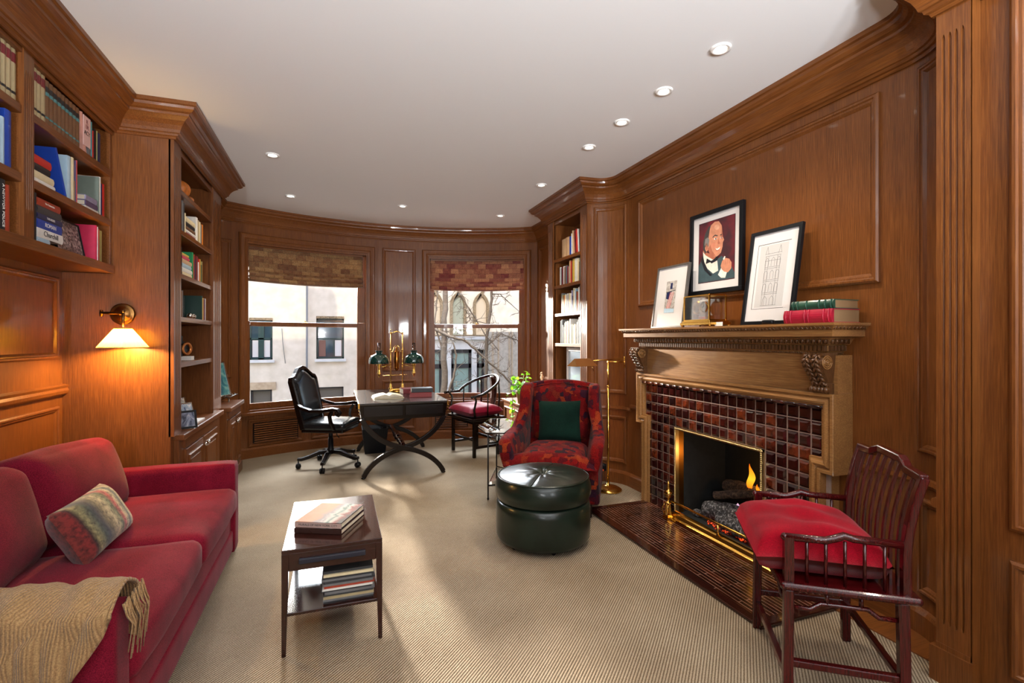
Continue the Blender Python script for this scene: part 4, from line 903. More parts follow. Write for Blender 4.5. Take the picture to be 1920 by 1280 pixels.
# strip floor seen beyond the hearth
# fender
fe = thing('fireplace_fender', 'polished brass fender with a low rail in front of the fire', 'fender')
f = MB(); f.sweep([(2.42, 3.10), (2.42, 2.12)], [(0, .0145), (-.03, .0145), (-.032, .03), (-.026, .034), (-.02, .04), (-.016, .06), (-.022, .068), (-.012, .076), (0, .08), (.014, .08), (.014, .0145)], ident); f.build('plinth_moulding', M['brass'], fe)
MB().tube([(2.395, 3.10, .155), (2.395, 2.12, .155)], .008, 10).build('rail', M['brass'], fe)
def andiron(y):
    f = MB(); T = Matrix.Translation((2.385, y, .0145))
    f.box(-.032, .032, -.032, .032, 0, .02, T); f.box(-.026, .026, -.026, .026, .02, .035, T)
    f.grid(lambda u, v_: T @ (Matrix.Rotation(2 * PI * u, 4, 'Z') @ Vector(((.030 - .012 * v_ + .006 * math.cos(8 * PI * u)) , 0, .035 + .085 * v_))), 24, 6, closeu=True)
    f.lathe([(.022, .118), (.028, .122), (.022, .128), (.010, .135), (.008, .15), (.016, .16), (.030, .178), (.034, .195), (.026, .215), (.012, .225), (.016, .235), (.009, .248), (.013, .262), (.006, .28), (0, .29)], 20, T)
    for sg in (-1, 1):
        f.tube([T @ Vector((-.02, sg * .022, .04)), T @ Vector((-.034, sg * .03, .07)), T @ Vector((-.024, sg * .026, .1)), T @ Vector((-.01, sg * .02, .115))], .006, 6)
    f.build('urn_finial', M['brass'], fe)
andiron(3.125); andiron(2.10)
MB().tube([(2.395, 2.62, .075), (2.395, 2.62, .1), (2.395, 2.62, .147)], [.012, .006, .010], 10).build('rail_support', M['brass'], fe)

# logs and flames
def bark(name, a, b_, c): 
    m, t, b = nmat(name); setp(b, rough=.9); n = noise_tex(t, tex_coords(t, (1, 1, 1)), 55, 4, .7)
    t.links.new(ramp(t, n.outputs[0], [(.35, a), (.52, b_), (.68, c)]), b.inputs['Base Color']); bump(t, b, n.outputs[0], 1, .01); return m
bk1 = bark('scorched_bark', (20, 16, 14), (72, 54, 42), (112, 86, 66)); bk2 = bark('ashen_bark', (16, 16, 18), (62, 60, 62), (178, 176, 178))
def log(p, q, r, mat, label, seed, bend=.0):
    p, q = Vector(p), Vector(q); ax = (q - p); L = ax.length; ax.normalize(); s1 = ax.cross(Vector((0, 0, 1))).normalized(); s2 = s1.cross(ax); f = MB()
    def fn(u, v_):
        a = 2 * PI * v_; c = p + ax * L * u + s2 * bend * math.sin(PI * u); d = s1 * math.cos(a) + s2 * math.sin(a)
        e = 1 + .16 * noise.noise(Vector((u * 6, math.cos(a) * 1.5 + seed, math.sin(a) * 1.5))) + .07 * noise.noise(Vector((u * 25, math.cos(a) * 6, math.sin(a) * 6 + seed)))
        return c + d * r * e * (1 - .12 * abs(2 * u - 1) ** 4)
    f.grid(fn, 26, 20, closev=True)
    for u in (0, 1):
        ring = [fn(u, k / 20) for k in range(20)]; f.add([p + ax * L * u * 1.0] + ring, [(0, 1 + k, 1 + (k + 1) % 20) for k in range(20)])
    return tag(f.build('fire_log', mat), label, 'log', 'ceramic logs in the fire')
log((2.86, 3.02, .25), (2.80, 2.40, .28), .06, bk1, 'long brown log lying along the back of the fire', 1)
log((2.62, 2.98, .11), (2.66, 2.62, .17), .065, bk2, 'stubby ash-crusted log at the left of the fire, bearing the others', 2)
log((2.60, 2.82, .09), (2.58, 2.34, .10), .06, bk2, 'ashy front log lying low across the fire', 3)
log((2.62, 2.90, .235), (2.82, 2.50, .35), .03, bk1, 'thin forked log slanting up over the middle of the fire', 4)
log((2.68, 2.60, .16), (2.80, 2.50, .30), .034, bk2, 'short upright log stub behind the front log', 5)
log((2.76, 2.44, .30), (2.60, 2.36, .16), .028, bk1, 'thin log sloping down at the right end of the fire', 6)
f = MB(); rnd = random.Random(5)
for k in range(170): x = 2.54 + rnd.random() * .12; y = 2.42 + rnd.random() * .5; s_ = .006 + rnd.random() * .007; f.ball((x, y, .034 + rnd.random() * .02), s_, 5)
m, t, b = nmat('glowing_ember'); setp(b, rough=.9); n = noise_tex(t, tex_coords(t, (1, 1, 1)), 60, 2); t.links.new(ramp(t, n.outputs[0], [(.45, (60, 22, 16)), (.6, (220, 90, 50))]), b.inputs['Base Color']); t.links.new(ramp(t, n.outputs[0], [(.5, (0, 0, 0)), (.66, (255, 70, 20))]), b.inputs['Emission Color']); b.inputs['Emission Strength'].default_value = 1.2
tag(f.build('embers', m), 'scattered glowing embers and ash below the logs', 'embers', kind='stuff')
f = MB(); rbox(f, 2.60, 3.05, .055, .06, .07, .05, .02, 5, wr=.006, ws=20); tag(f.build('ceramic_coal', bk2), 'pale lump of coal by itself at the left of the firebox floor', 'coal')
f = MB(); rbox(f, 2.56, 2.36, .06, .07, .09, .06, .02, 5, wr=.006, ws=20); tag(f.build('ceramic_coal', bk2), 'grey lump of coal below the front log near the chair', 'coal')
def flame(loc, h, w_, cols, strength, label, lean=0, seed=0):
    f = MB(); L = Vector(loc)
    f.grid(lambda u, v_: L + Vector((math.cos(2 * PI * v_) * w_ * math.sin(PI * min(.98, u * .75 + .25)) ** 1.2 * .5, math.sin(2 * PI * v_) * w_ * math.sin(PI * min(.98, u * .75 + .25)) ** 1.2 + lean * u * u + .012 * math.sin(u * 7 + seed), h * u)), 12, 10, closev=True)
    m, t, b = nmat('flame_%d' % seed); t.nodes.remove(b); em = t.nodes.new('ShaderNodeEmission'); tr = t.nodes.new('ShaderNodeBsdfTransparent'); mx = t.nodes.new('ShaderNodeMixShader')
    tc = t.nodes.new('ShaderNodeTexCoord'); sx = t.nodes.new('ShaderNodeSeparateXYZ'); t.links.new(tc.outputs['Generated'], sx.inputs[0])
    t.links.new(ramp(t, sx.outputs[2], cols), em.inputs[0]); em.inputs[1].default_value = strength; mx.inputs[0].default_value = .75
    t.links.new(tr.outputs[0], mx.inputs[1]); t.links.new(em.outputs[0], mx.inputs[2]); t.links.new(mx.outputs[0], t.nodes['Material Output'].inputs[0])
    return tag(f.build('flame', m), label, 'flame', 'flames of the gas fire')
OR = [(0, (255, 120, 20)), (.4, (255, 180, 40)), (1, (240, 90, 10))]; BLc = [(0, (40, 70, 220)), (.5, (110, 120, 230)), (1, (240, 190, 200))]
flame((2.76, 2.70, .33), .17, .030, OR, 1.3, 'tall orange flame rising behind the slanting log', 0, 1)
flame((2.74, 2.60, .27), .11, .03, OR, 1.2, 'smaller orange flame right of the upright stub', .02, 2)
flame((2.72, 2.46, .25), .10, .022, OR, 1.0, 'thin orange flame at the right end of the logs', .03, 3)
flame((2.66, 2.70, .14), .09, .05, BLc, 1.0, 'low blue flame between the front and back logs', .03, 4)
lamp('firelight', 'POINT', (2.84, 2.66, .40), 1.2, (1, .5, .18), shadow_soft_size=.02)

# ---------------------------------------------------------------- things on the mantel shelf
MZ = 1.4705
def print_frame(name, label, yc, w_, h, x0, tilt, fm, fw, matw, pic, cat='picture frame', extra=None, t_=.02, matm=None):
    t, R = easel_frame(name, label, (x0, yc, MZ), PI, w_, h, tilt, fm, pic, fw, t_, False, matw, matm); tag(t, None, cat)
    if extra: extra(t, R)
    return t, R
def flat(t, R, poly, mat, name='printed_shape', lay=0, x=.0098):
    f = MB(); f.add([R @ Vector((x + .0003 * lay, a, b_)) for a, b_ in poly], [tuple(range(len(poly)))]); f.build(name, mat, t, fixn=False)
m_stone = photo_mat('stone_facade_print', (150, 146, 140), (176, 170, 164), (196, 192, 186), 40)
def flag_art(t, R):
    w_, h = .36, .47
    F_ = lambda poly, c, l: flat(t, R, poly, c, 'printed_shape', l, .0122)
    F_([(-.062, .12), (.062, .12), (.062, .375), (-.062, .375)], m_stone, 0)
    F_([(-.012, .31), (.014, .31), (.014, .36), (-.012, .36)], cm('navy'), 1)
    F_([(-.055, .285), (.055, .295), (.055, .30), (-.055, .29)], cm('black'), 1)
    F_([(-.05, .235), (-.01, .225), (.01, .29), (-.05, .285)], cm('navy'), 2)
    for k in range(7): a = -.012 + k * .0075; F_([(-.035 + k * .006, .155), (-.030 + k * .006, .155), (a + .0038 + .004, .285), (a + .004, .285)], cm('red' if k % 2 == 0 else 'white'), 3)
    F_([(-.06, .122), (.06, .122), (.06, .15), (-.06, .158)], cm('pale_blue'), 1)
print_frame('framed_print', 'small framed print of a flag on a stone front, leftmost on the mantelpiece', 3.235, .385, .50, 2.465, 8, plain('pewter_frame', (110, 104, 98), .3, .6), .012, 0, M['mat'], extra=flag_art, t_=.024)
m, t, b = nmat('faint_pencil_drawing'); setp(b, rough=.6); n = noise_tex(t, tex_coords(t, (1, 1, 1)), 60, 5, .7); t.links.new(ramp(t, n.outputs[0], [(.42, (196, 192, 188)), (.5, (232, 228, 226))]), b.inputs['Base Color']); pm = m
def tower_art(t, R):
    F_ = lambda poly, c, l: flat(t, R, poly, c, 'printed_shape', l, .0103)
    gl_ = plain('pencil_grey', (112, 110, 108), .8); dk = plain('pencil_line', (50, 48, 46), .8)
    F_([(-.105, .11), (.10, .11), (.10, .50), (-.105, .50)], plain('drawing_paper', (186, 184, 182), .8), 0)
    for (a0, a1, b0, b1) in ((-.125, .115, .508, .511), (-.125, -.122, .10, .511), (-.125, .11, .10, .102)): F_([(a0, b0), (a1, b0), (a1, b1), (a0, b1)], dk, 1)
    def line(a0, b0, a1, b1, w_=.0016):
        d = Vector((a1 - a0, b1 - b0)).normalized() * w_ / 2; F_([(a0 - d.y, b0 + d.x), (a0 + d.y, b0 - d.x), (a1 + d.y, b1 - d.x), (a1 - d.y, b1 + d.x)], gl_, 2)
    for x in (-.055, -.035, .03, .05): line(x, .12, x, .43)
    for z in (.12, .19, .2, .27, .28, .35, .36, .40, .43, .445): line(-.06, z, .055, z)
    for zc in (.205, .285, .365):
        for xc in (-.045, 0, .04):
            line(xc - .012, zc, xc - .012, zc + .04); line(xc + .012, zc, xc + .012, zc + .04); line(xc - .012, zc + .04, xc, zc + .055); line(xc + .012, zc + .04, xc, zc + .055)
    for xc in (-.05, .045): line(xc - .012, .44, xc, .49); line(xc + .012, .44, xc, .49)
    for xc in (-.03, .02): line(xc - .015, .12, xc - .015, .16); line(xc + .015, .12, xc + .015, .16); line(xc - .015, .16, xc, .178); line(xc + .015, .16, xc, .178)
print_frame('framed_drawing', 'black framed pencil drawing of a tower, right of the portrait on the mantelpiece', 2.285, .375, .60, 2.46, 9, M['black'], .022, 0, M['mat'], extra=tower_art, t_=.022)
# portrait, hung on the wall above the clock
pt, R = easel_frame('portrait_painting', 'black framed painted portrait of a smiling balding man in a dinner jacket', (2.587, 2.845, 1.715), PI, .525, .61, 1.2, M['black'], M['mat'], .03, .028, False)
tag(pt, None, 'painting')
def PF(poly, c, l, nm='painted_shape'): flat(pt, R, poly, c, nm, l, .0131)
def oil(name, c, v_=.18): return plain('oil_' + name, c, .45, var=v_, coat=.2)
m, t, b = nmat('oil_backdrop'); setp(b, rough=.5); n = noise_tex(t, tex_coords(t, (1, 1, 1)), 5, 3); t.links.new(ramp(t, n.outputs[0], [(.35, (58, 26, 34)), (.65, (128, 26, 40))]), b.inputs['Base Color'])
PF(RECT(-.175, .185, .085, .535), M['black'], 0); PF(RECT(-.172, .182, .088, .532), m, 1)
jac, skin, skd, hair, shirt, blk, cuff = oil('jacket', (62, 82, 88)), oil('skin', (204, 138, 108)), oil('skin_shadow', (176, 106, 82)), oil('hair', (64, 60, 60)), oil('shirt', (232, 226, 212)), oil('black', (22, 26, 34)), oil('cuff', (236, 232, 222))
ell = lambda cx, cy, rx, ry, n=24, a0=0, a1=2 * PI, rot=0: [(cx + rx * math.cos(a0 + (a1 - a0) * k / n) * math.cos(rot) - ry * math.sin(a0 + (a1 - a0) * k / n) * math.sin(rot), cy + rx * math.cos(a0 + (a1 - a0) * k / n) * math.sin(rot) + ry * math.sin(a0 + (a1 - a0) * k / n) * math.cos(rot)) for k in range(n)]
PF([(-.172, .09), (-.172, .22), (-.15, .25), (-.125, .285), (-.06, .245), (0, .235), (.06, .262), (.12, .22), (.16, .17), (.182, .13), (.182, .09)], jac, 2)
PF([(-.125, .285), (-.128, .33), (-.07, .30), (.0, .28), (.01, .24), (-.055, .23)], skd, 3)
PF([(-.128, .32), (-.118, .25), (-.08, .19), (-.02, .145), (.03, .16), (.02, .235), (-.03, .25), (-.10, .29)], shirt, 4)
PF([(-.03, .512), (-.075, .495), (-.108, .45), (-.128, .39), (-.128, .345), (-.105, .30), (-.07, .33), (-.055, .42), (-.045, .47)], hair, 5); PF([(-.105, .41), (-.112, .37), (-.10, .345), (-.07, .35), (-.062, .40), (-.08, .42)], oil('grey_hair', (128, 122, 118)), 7)
PF(ell(.012, .475, .026, .018, 18, rot=-.3), oil('skin_light', (222, 164, 134)), 7); PF(ell(.03, .362, .016, .012, 14), oil('skin_rosy', (210, 128, 100)), 7); PF(ell(-.02, .352, .022, .02, 16), oil('skin_rosy2', (208, 132, 104)), 7)
PF([(-.05, .50), (-.01, .52), (.03, .515), (.058, .48), (.066, .43), (.07, .40), (.084, .372), (.072, .355), (.07, .325), (.055, .285), (.02, .262), (-.02, .268), (-.06, .30), (-.075, .35), (-.07, .42), (-.06, .47)], skin, 6)
PF(ell(-.09, .348, .016, .032, 18, rot=.1), skin, 7); PF(ell(-.088, .346, .008, .02, 14), skd, 8)
PF([(-.075, .33), (-.06, .30), (-.02, .268), (.0, .275), (-.03, .31), (-.05, .36)], skd, 7); PF([(.06, .45), (.072, .40), (.066, .37), (.052, .40)], skd, 7)
PF([(-.03, .412), (-.005, .425), (.022, .415), (.02, .408), (-.005, .416), (-.028, .404)], hair, 8); PF([(.045, .415), (.064, .418), (.062, .41), (.046, .407)], hair, 8)
PF(ell(.0, .394, .015, .006, 12), cuff, 8); PF(ell(.003, .394, .006, .006, 10), blk, 9); PF(ell(.055, .392, .009, .005, 10), cuff, 8); PF(ell(.056, .392, .004, .005, 10), blk, 9)
PF([(.03, .395), (.04, .36), (.05, .352), (.03, .35), (.022, .358)], skd, 8); PF([(-.008, .328), (.02, .318), (.048, .325), (.058, .34), (.04, .306), (.015, .300)], skd, 8); PF([(.0, .325), (.02, .319), (.05, .328), (.038, .312), (.016, .308)], cuff, 9)
PF([(-.095, .225), (-.05, .232), (-.035, .22), (.02, .235), (.03, .27), (-.02, .245), (-.04, .24), (-.085, .265)], blk, 9); PF([(-.128, .30), (-.112, .24), (-.075, .175), (-.025, .135), (-.05, .13), (-.11, .18), (-.145, .25)], blk, 5)
PF([(.03, .13), (.07, .19), (.12, .15), (.10, .10), (.06, .105)], cuff, 6)
PF([(.055, .19), (.07, .225), (.10, .24), (.135, .23), (.158, .20), (.155, .16), (.125, .135), (.09, .145), (.065, .165)], skin, 7)
for k in range(4): PF([(.075 + k * .02, .20), (.08 + k * .02, .225), (.082 + k * .02, .225), (.078 + k * .02, .19)], skd, 8)
PF([(.075, .235), (.09, .255), (.10, .25), (.088, .228)], cuff, 8)
# clock in a brass and glass case
ck = thing('mantel_clock', 'brass and glass carriage clock under the portrait', 'clock', (2.435, 2.79, MZ), PI)
f = MB(); f.box(-.09, .09, -.15, .15, .012, .03); f.box(-.082, .082, -.14, .14, .03, .042)
for a in (-1, 1):
    for b_ in (-1, 1): f.ball((a * .08, b_ * .138, .008), .0085, 8)
f.build('base', M['brass'], ck, .002)
f = MB()
for a in (-1, 1):
    for b_ in (-1, 1): f.box(a * .07 - .005, a * .07 + .005, b_ * .125 - .005, b_ * .125 + .005, .042, .215)
for z in (.042, .211):
    for a in (-1, 1): f.box(a * .07 - .004, a * .07 + .004, -.125, .125, z, z + .008); f.box(-.07, .07, a * .125 - .004, a * .125 + .004, z, z + .008)
f.build('case_frame', M['brass'], ck)
f = MB(); f.box(-.069, .069, -.124, .124, .219, .222); f.box(.069, .071, -.12, .12, .05, .211); f.box(-.071, -.069, -.12, .12, .05, .211); f.build('glass_panels', M['pane'], ck)
f = MB(); f.box(.045, .048, .005, .10, .07, .185); f.build('dial_plate', M['white'], ck)
MB().lathe([(.028, 0), (.04, 0), (.04, .004), (.028, .004)], 24, Matrix.Translation((.048, .052, .135)) @ Matrix.Rotation(PI / 2, 4, 'Y')).build('chapter_ring', M['brass'], ck)
f = MB(); f.box(.053, .055, .05, .054, .135, .165); f.box(.053, .055, .035, .052, .133, .137); f.build('clock_hands', M['black'], ck)
MB().lathe([(0, 0), (.05, .0), (.056, .006), (.05, .02), (.03, .026), (0, .03)], 28, Matrix.Translation((.0, -.055, .135)) @ Matrix.Rotation(PI / 2, 4, 'Y')).build('movement_drum', plain('old_gold', (190, 130, 46), .25, 1), ck)
f = MB(); f.box(-.03, .03, -.08, -.03, .042, .085); f.build('movement_base', cm('rust'), ck)
tag(bx('small_card', M['white'], 2.40, 2.403, 2.585, 2.655, MZ, MZ + .028), 'small white card standing at the foot of the clock', 'card')
o = MB(); rbox(o, 2.385, 2.205, MZ + .015, .03, .075, .026, .008, 4); tag(o.build('remote_control', M['black']), 'small black gadget in front of the tower drawing', 'gadget')
def big_book(col, spec, y0, y1, x0, x1, z, t_, label, bands):
    root = thing('antique_book', label, 'book', (0, 0, 0), 0, 'leather bound books on the mantelpiece'); f = MB(); n = 6
    prof = [(x0 - .010 * math.sin(PI * k / n) + .0, z + t_ * k / n) for k in range(n + 1)]
    poly = [(x1, z)] + prof + [(x1, z + t_), (x1, z + t_ - .004), (x0 + .01, z + t_ - .004), (x0 + .01, z + .004), (x1, z + .004)]
    f.prism(poly, y0, y1, lambda a, b_, c: (a, c, b_)); cv = f.build('cover', col, root)
    bx('pages', plain('old_pages_' + label[:4], (136, 106, 72), .8), x0 + .008, x1 - .004, y0 + .004, y1 - .004, z + .004, z + t_ - .004, root)
    for k in bands: yb = y0 + (y1 - y0) * k; MB().tube([(a - .002, yb, b_) for a, b_ in prof], .0038, 6).build('raised_band', col, cv)
big_book(leather('crimson_leather', (168, 30, 52), (140, 20, 44), .35), 0, 1.80, 2.085, 2.375, 2.575, MZ, .072, 'big crimson leather book, the lower of the two on the mantelpiece', (.06, .16, .46, .54, .84, .94))
big_book(leather('green_leather', (46, 84, 66), (30, 64, 50), .35), 0, 1.80, 2.045, 2.385, 2.565, MZ + .0725, .048, 'dark green leather book lying on the crimson one on the mantelpiece', (.05, .18, .32, .62, .84, .94))
# ================================================================ furniture
# ---- sofa
sf = thing('sofa', 'red chenille two-seat sofa below the hanging bookcase', 'sofa')
def soft(name, cx, cy, cz, sx, sy, sz, mat, parent, r=.03, n=8, puff=(0, 0, 0), wr=.0, seed=0, ws=6, mx=None):
    f = MB(); rbox(f, cx, cy, cz, sx, sy, sz, r, n, puff, wr, mx, seed, ws); return f.build(name, mat, parent)
SO = M['sofa']
soft('base', -1.08, 2.705, .165, .90, 1.72, .25, SO, sf, .02, 10)
soft('skirt', -1.085, 2.705, .10, .93, 1.84, .14, SO, sf, .02, 10)
soft('back_frame', -1.515, 2.705, .40, .13, 1.88, .70, SO, sf, .035, 10)
soft('armrest', -1.095, 1.80, .305, .97, .125, .575, SO, sf, .022, 12, (0, .004, .003), .002)
soft('armrest', -1.095, 3.605, .305, .97, .13, .575, SO, sf, .022, 12, (0, .004, .003), .002)
soft('seat_cushion', -1.01, 3.12, .365, .83, .845, .16, SO, sf, .045, 16, (.012, .0, .025), .004, 1)
soft('seat_cushion', -1.01, 2.285, .365, .83, .825, .16, SO, sf, .045, 16, (.012, .0, .025), .006, 2)
def tilt(x, y, z, ry, rx=0, rz=0): return Matrix.Translation((x, y, z)) @ Matrix.Rotation(rz, 4, 'Z') @ Matrix.Rotation(ry, 4, 'Y') @ Matrix.Rotation(rx, 4, 'X')
soft('back_cushion', 0, 0, 0, .20, .82, .42, SO, sf, .07, 18, (.05, .01, .02), .010, 3, 4, tilt(-1.29, 3.11, .63, -.26, -.07))
soft('back_cushion', 0, 0, 0, .20, .80, .42, SO, sf, .07, 18, (.05, .01, .02), .010, 5, 4, tilt(-1.29, 2.29, .625, -.24, .05))
# ---- striped throw pillow
m, t, b = nmat('striped_kilim'); setp(b, rough=.9, sheen=.3)
tc = t.nodes.new('ShaderNodeTexCoord'); sx = t.nodes.new('ShaderNodeSeparateXYZ'); t.links.new(tc.outputs['Object'], sx.inputs[0]); n = noise_tex(t, tc.outputs['Object'], 60, 3); n4 = noise_tex(t, tc.outputs['Object'], 9, 2)
ma = t.nodes.new('ShaderNodeMath'); ma.operation = 'MULTIPLY_ADD'; ma.inputs[1].default_value = 2.15; ma.inputs[2].default_value = .5; t.links.new(sx.outputs[0], ma.inputs[0])
mb_ = t.nodes.new('ShaderNodeMath'); mb_.operation = 'MULTIPLY_ADD'; mb_.inputs[1].default_value = .05; t.links.new(n4.outputs[0], mb_.inputs[0]); t.links.new(ma.outputs[0], mb_.inputs[2])
st = [(.0, (110, 40, 30)), (.10, (120, 32, 30)), (.13, (56, 28, 26)), (.17, (150, 140, 96)), (.26, (60, 74, 66)), (.32, (40, 46, 62)), (.42, (120, 108, 76)), (.52, (200, 184, 142)), (.62, (110, 124, 92)), (.68, (196, 70, 76)), (.74, (210, 196, 156)), (.80, (60, 92, 96)), (.86, (206, 192, 150)), (.93, (150, 120, 80)), (1, (214, 200, 160))]
cr = ramp(t, mb_.outputs[0], st); t.links.new(mixc(t, 1.0, cr, ramp(t, n.outputs[0], [(.3, (140, 140, 140)), (.6, (255, 255, 255))]), 'MULTIPLY'), b.inputs['Base Color']); bump(t, b, n.outputs[0], .5, .002)
tp = MB(); pillow(tp, .47, .26, .15, None, 18, .004, 3)
th_ = tp.build('throw_pillow', m, None); tag(th_, 'small striped woven pillow leaning on the sofa between the two back cushions', 'pillow')
th_.matrix_world = Matrix(((0, -.49, .872, -1.03), (1, 0, 0, 2.71), (0, .872, .49, .565), (0, 0, 0, 1)))
# ---- knitted throw over the near arm
f = MB()
def thr(u, v_):
    x = -1.50 + .90 * u                                       # along the arm
    over = (.04 + .30 * max(0, 1 - ((x + .58) / -.62) ** 2 if x > -1.2 else 0)); drop = .02 + .50 * min(1, max(0, (-.60 - x) / .34)) ** .9
    inner = .10 + .10 * u
    L = inner + .17 + drop; s_ = v_ * L
    if s_ < inner: y, z = 1.885 + .02 * (1 - s_ / inner), .615 - (inner - s_)
    elif s_ < inner + .17: q = (s_ - inner) / .17; y, z = 1.885 - .165 * q, .615 + .035 * math.sin(PI * q)
    else: y, z = 1.72 - .015, .615 - (s_ - inner - .17)
    fold = .012 * math.sin(x * 38 + v_ * 5) * (.5 + v_) + .007 * math.sin(x * 90 - v_ * 9)
    z += .03 * math.exp(-((x + 1.05) / .2) ** 2) * math.sin(PI * min(1, v_ * 1.3)) + fold * (.6 if .3 < v_ < .6 else .25)
    y -= abs(fold) * (v_ > .6)
    return Vector((x, y, z))
f.grid(thr, 70, 34)
tw = f.build('knitted_throw', M['throw'], fixn=True); q = tw.modifiers.new('thick', 'SOLIDIFY'); q.thickness = .010; q.offset = 1
tag(tw, 'tan knitted throw draped over the near arm of the sofa', 'blanket')
f = MB(); rnd = random.Random(3)
for k in range(16):
    x = -.606 + .012 * rnd.random(); y = 1.90 - .013 * k * .9; z0 = .60 if y > 1.80 else .61; y = 1.93 - k * .011
    L = .10 + .07 * rnd.random() * (1 if k < 10 else .5)
    f.tube([(x, y, .60), (x + .012, y - .004, .56), (x + .016 + .006 * rnd.random(), y + .006, .60 - L * .6), (x + .012, y - .006 + .012 * rnd.random(), .60 - L - .04)], [.004, .003, .0024, .0018], 5)
f.build('fringe', M['throw'], tw)

# ---- coffee table
ct = thing('coffee_table', 'small dark walnut coffee table with a drawer and lower shelf', 'table')
X0, X1, Y0_, Y1_ = -.226, .2, 2.346, 3.02
bx('tabletop', WAL['y'], X0, X1, Y0_, Y1_, .447, .465, ct, .003)
f = MB(); 
for (a, b_, c, d) in ((X0 + .01, X0 + .024, Y0_ + .03, Y1_ - .03), (X1 - .024, X1 - .01, Y0_ + .03, Y1_ - .03)): f.box(a, b_, c, d, .365, .447)
f.box(X0 + .03, X1 - .03, Y1_ - .024, Y1_ - .01, .365, .447); f.build('apron', WAL['y'], ct)
dr = bx('drawer', WAL['x'], X0 + .028, X1 - .028, Y0_ + .005, Y0_ + .30, .368, .446, ct, .002)
bx('drawer_pull', plain('slate_pull', (40, 40, 50), .4, spec=.3), X0 + .07, X1 - .075, Y0_ - .012, Y0_ + .005, .400, .422, dr, .003)
for (x, sx_) in ((X0, 1), (X1, -1)):
    for (y, sy_) in ((Y0_, 1), (Y1_, -1)):
        f = MB(); w0, w1 = .030, .018
        f.add([(x, y, .447), (x + sx_ * w0, y, .447), (x + sx_ * w0, y + sy_ * w0, .447), (x, y + sy_ * w0, .447), (x, y, 0), (x + sx_ * w1, y, 0), (x + sx_ * w1, y + sy_ * w1, 0), (x, y + sy_ * w1, 0)], [(0, 1, 2, 3), (4, 5, 6, 7), (0, 1, 5, 4), (1, 2, 6, 5), (2, 3, 7, 6), (3, 0, 4, 7)])
        f.build('leg', WAL['z'], ct, bevel=.0015)
bx('shelf', WAL['y'], X0 + .012, X1 - .012, Y0_ + .012, Y1_ - .012, .168, .183, ct, .003)
# magazines on the shelf
rnd = random.Random(11); zc = .1835; mc = ['charcoal', 'grey', 'tan', 'charcoal', 'grey', 'charcoal', 'white', 'rust', 'grey', 'charcoal', 'grey', 'charcoal', 'cream', 'charcoal']
for k, c in enumerate(mc):
    tt_ = .007 + .005 * rnd.random(); f = MB(); f.box(-.11, .11, -.14, .14, 0, tt_); o = f.build('magazine', [cm(c, .3)]); ox = .012 * (rnd.random() - .5)
    o.location = (.052 + ox, 2.52 + .01 * rnd.random(), zc); o.rotation_euler = (0, 0, .05 * (rnd.random() - .5)); zc += tt_ + .0004
    nm = ['bottom', 'second', 'third', 'fourth', 'fifth', 'sixth', 'seventh', 'eighth', 'ninth', 'tenth', 'eleventh', 'twelfth', 'thirteenth', 'top']
    tag(o, '%s magazine, %s from the bottom of the pile on the coffee table shelf' % (c.replace('_', ' '), nm[k]) if 0 < k < 13 else '%s magazine at the %s of the pile on the coffee table shelf' % (c.replace('_', ' '), nm[k]), 'magazine', 'magazines on the coffee table shelf')
# two coffee table books
def flat_book(name, label, c0, L, D, rz, z, t_, cover, sp, side=None, title=None, tcol='black', lay=None):
    t = thing(name, label, 'book', (c0[0], c0[1], z), rz); f = MB(); q = .003
    f.box(0, L, 0, D, 0, q); f.box(0, L, 0, D, t_ - q, t_); f.box(0, L, 0, q, q, t_ - q); f.build('cover', cover, t, .0015)
    bx('pages', M['paper'] if not side else side, .004, L - .004, q, D - .004, q, t_ - q, t)
    bx('spine', sp, .0, L, -.0008, 0, .002, t_ - .002, t)
    if title: text('spine_title', title, t_ * .52, cm(tcol), t, (L / 2, -.0012, t_ / 2), (PI / 2, 0, 0), align='CENTER')
    return t
brown_gl = plain('brown_gilt_jacket', (52, 34, 30), .25, coat=.4); dkp = plain('dark_jacket_edge', (44, 38, 44), .4)
m, t, b = nmat('mural_jacket'); setp(b, rough=.7, spec=.05); v = tex_coords(t, (1, 1, 1)); n = noise_tex(t, v, 7, 4, .6, 1.5)
sx = t.nodes.new('ShaderNodeSeparateXYZ'); t.links.new(v, sx.inputs[0]); ma = t.nodes.new('ShaderNodeMath'); ma.operation = 'MULTIPLY_ADD'; ma.inputs[1].default_value = 3.4; t.links.new(sx.outputs[0], ma.inputs[0]); m2 = t.nodes.new('ShaderNodeMath'); m2.operation = 'MULTIPLY_ADD'; m2.inputs[1].default_value = .45; t.links.new(n.outputs[0], m2.inputs[0]); ma.inputs[2].default_value = -.1; t.links.new(ma.outputs[0], m2.inputs[2])
t.links.new(ramp(t, m2.outputs[0], [(.1, (150, 100, 76)), (.4, (160, 116, 90)), (.5, (120, 112, 120)), (.58, (164, 164, 162)), (.66, (60, 92, 92)), (.72, (160, 160, 156)), (.8, (110, 36, 38)), (.88, (40, 32, 40))]), b.inputs['Base Color'])
ang = math.atan2(2.44 - 2.54, .019 + .19)
flat_book('coffee_table_book', 'dark brown book with gilt spine lettering under the murals book', (-.19, 2.545), .235, .27, ang, .4655, .024, brown_gl, brown_gl, title='ABCDEF' if 0 else None, tcol='yellow')
flat_book('coffee_table_book', 'large book of New York murals on top, on the coffee table', (-.188, 2.55), .232, .265, ang, .4900, .028, m, plain('taupe_spine', (176, 150, 140), .4), title='MURALS OF NEW YORK CITY', tcol='charcoal')

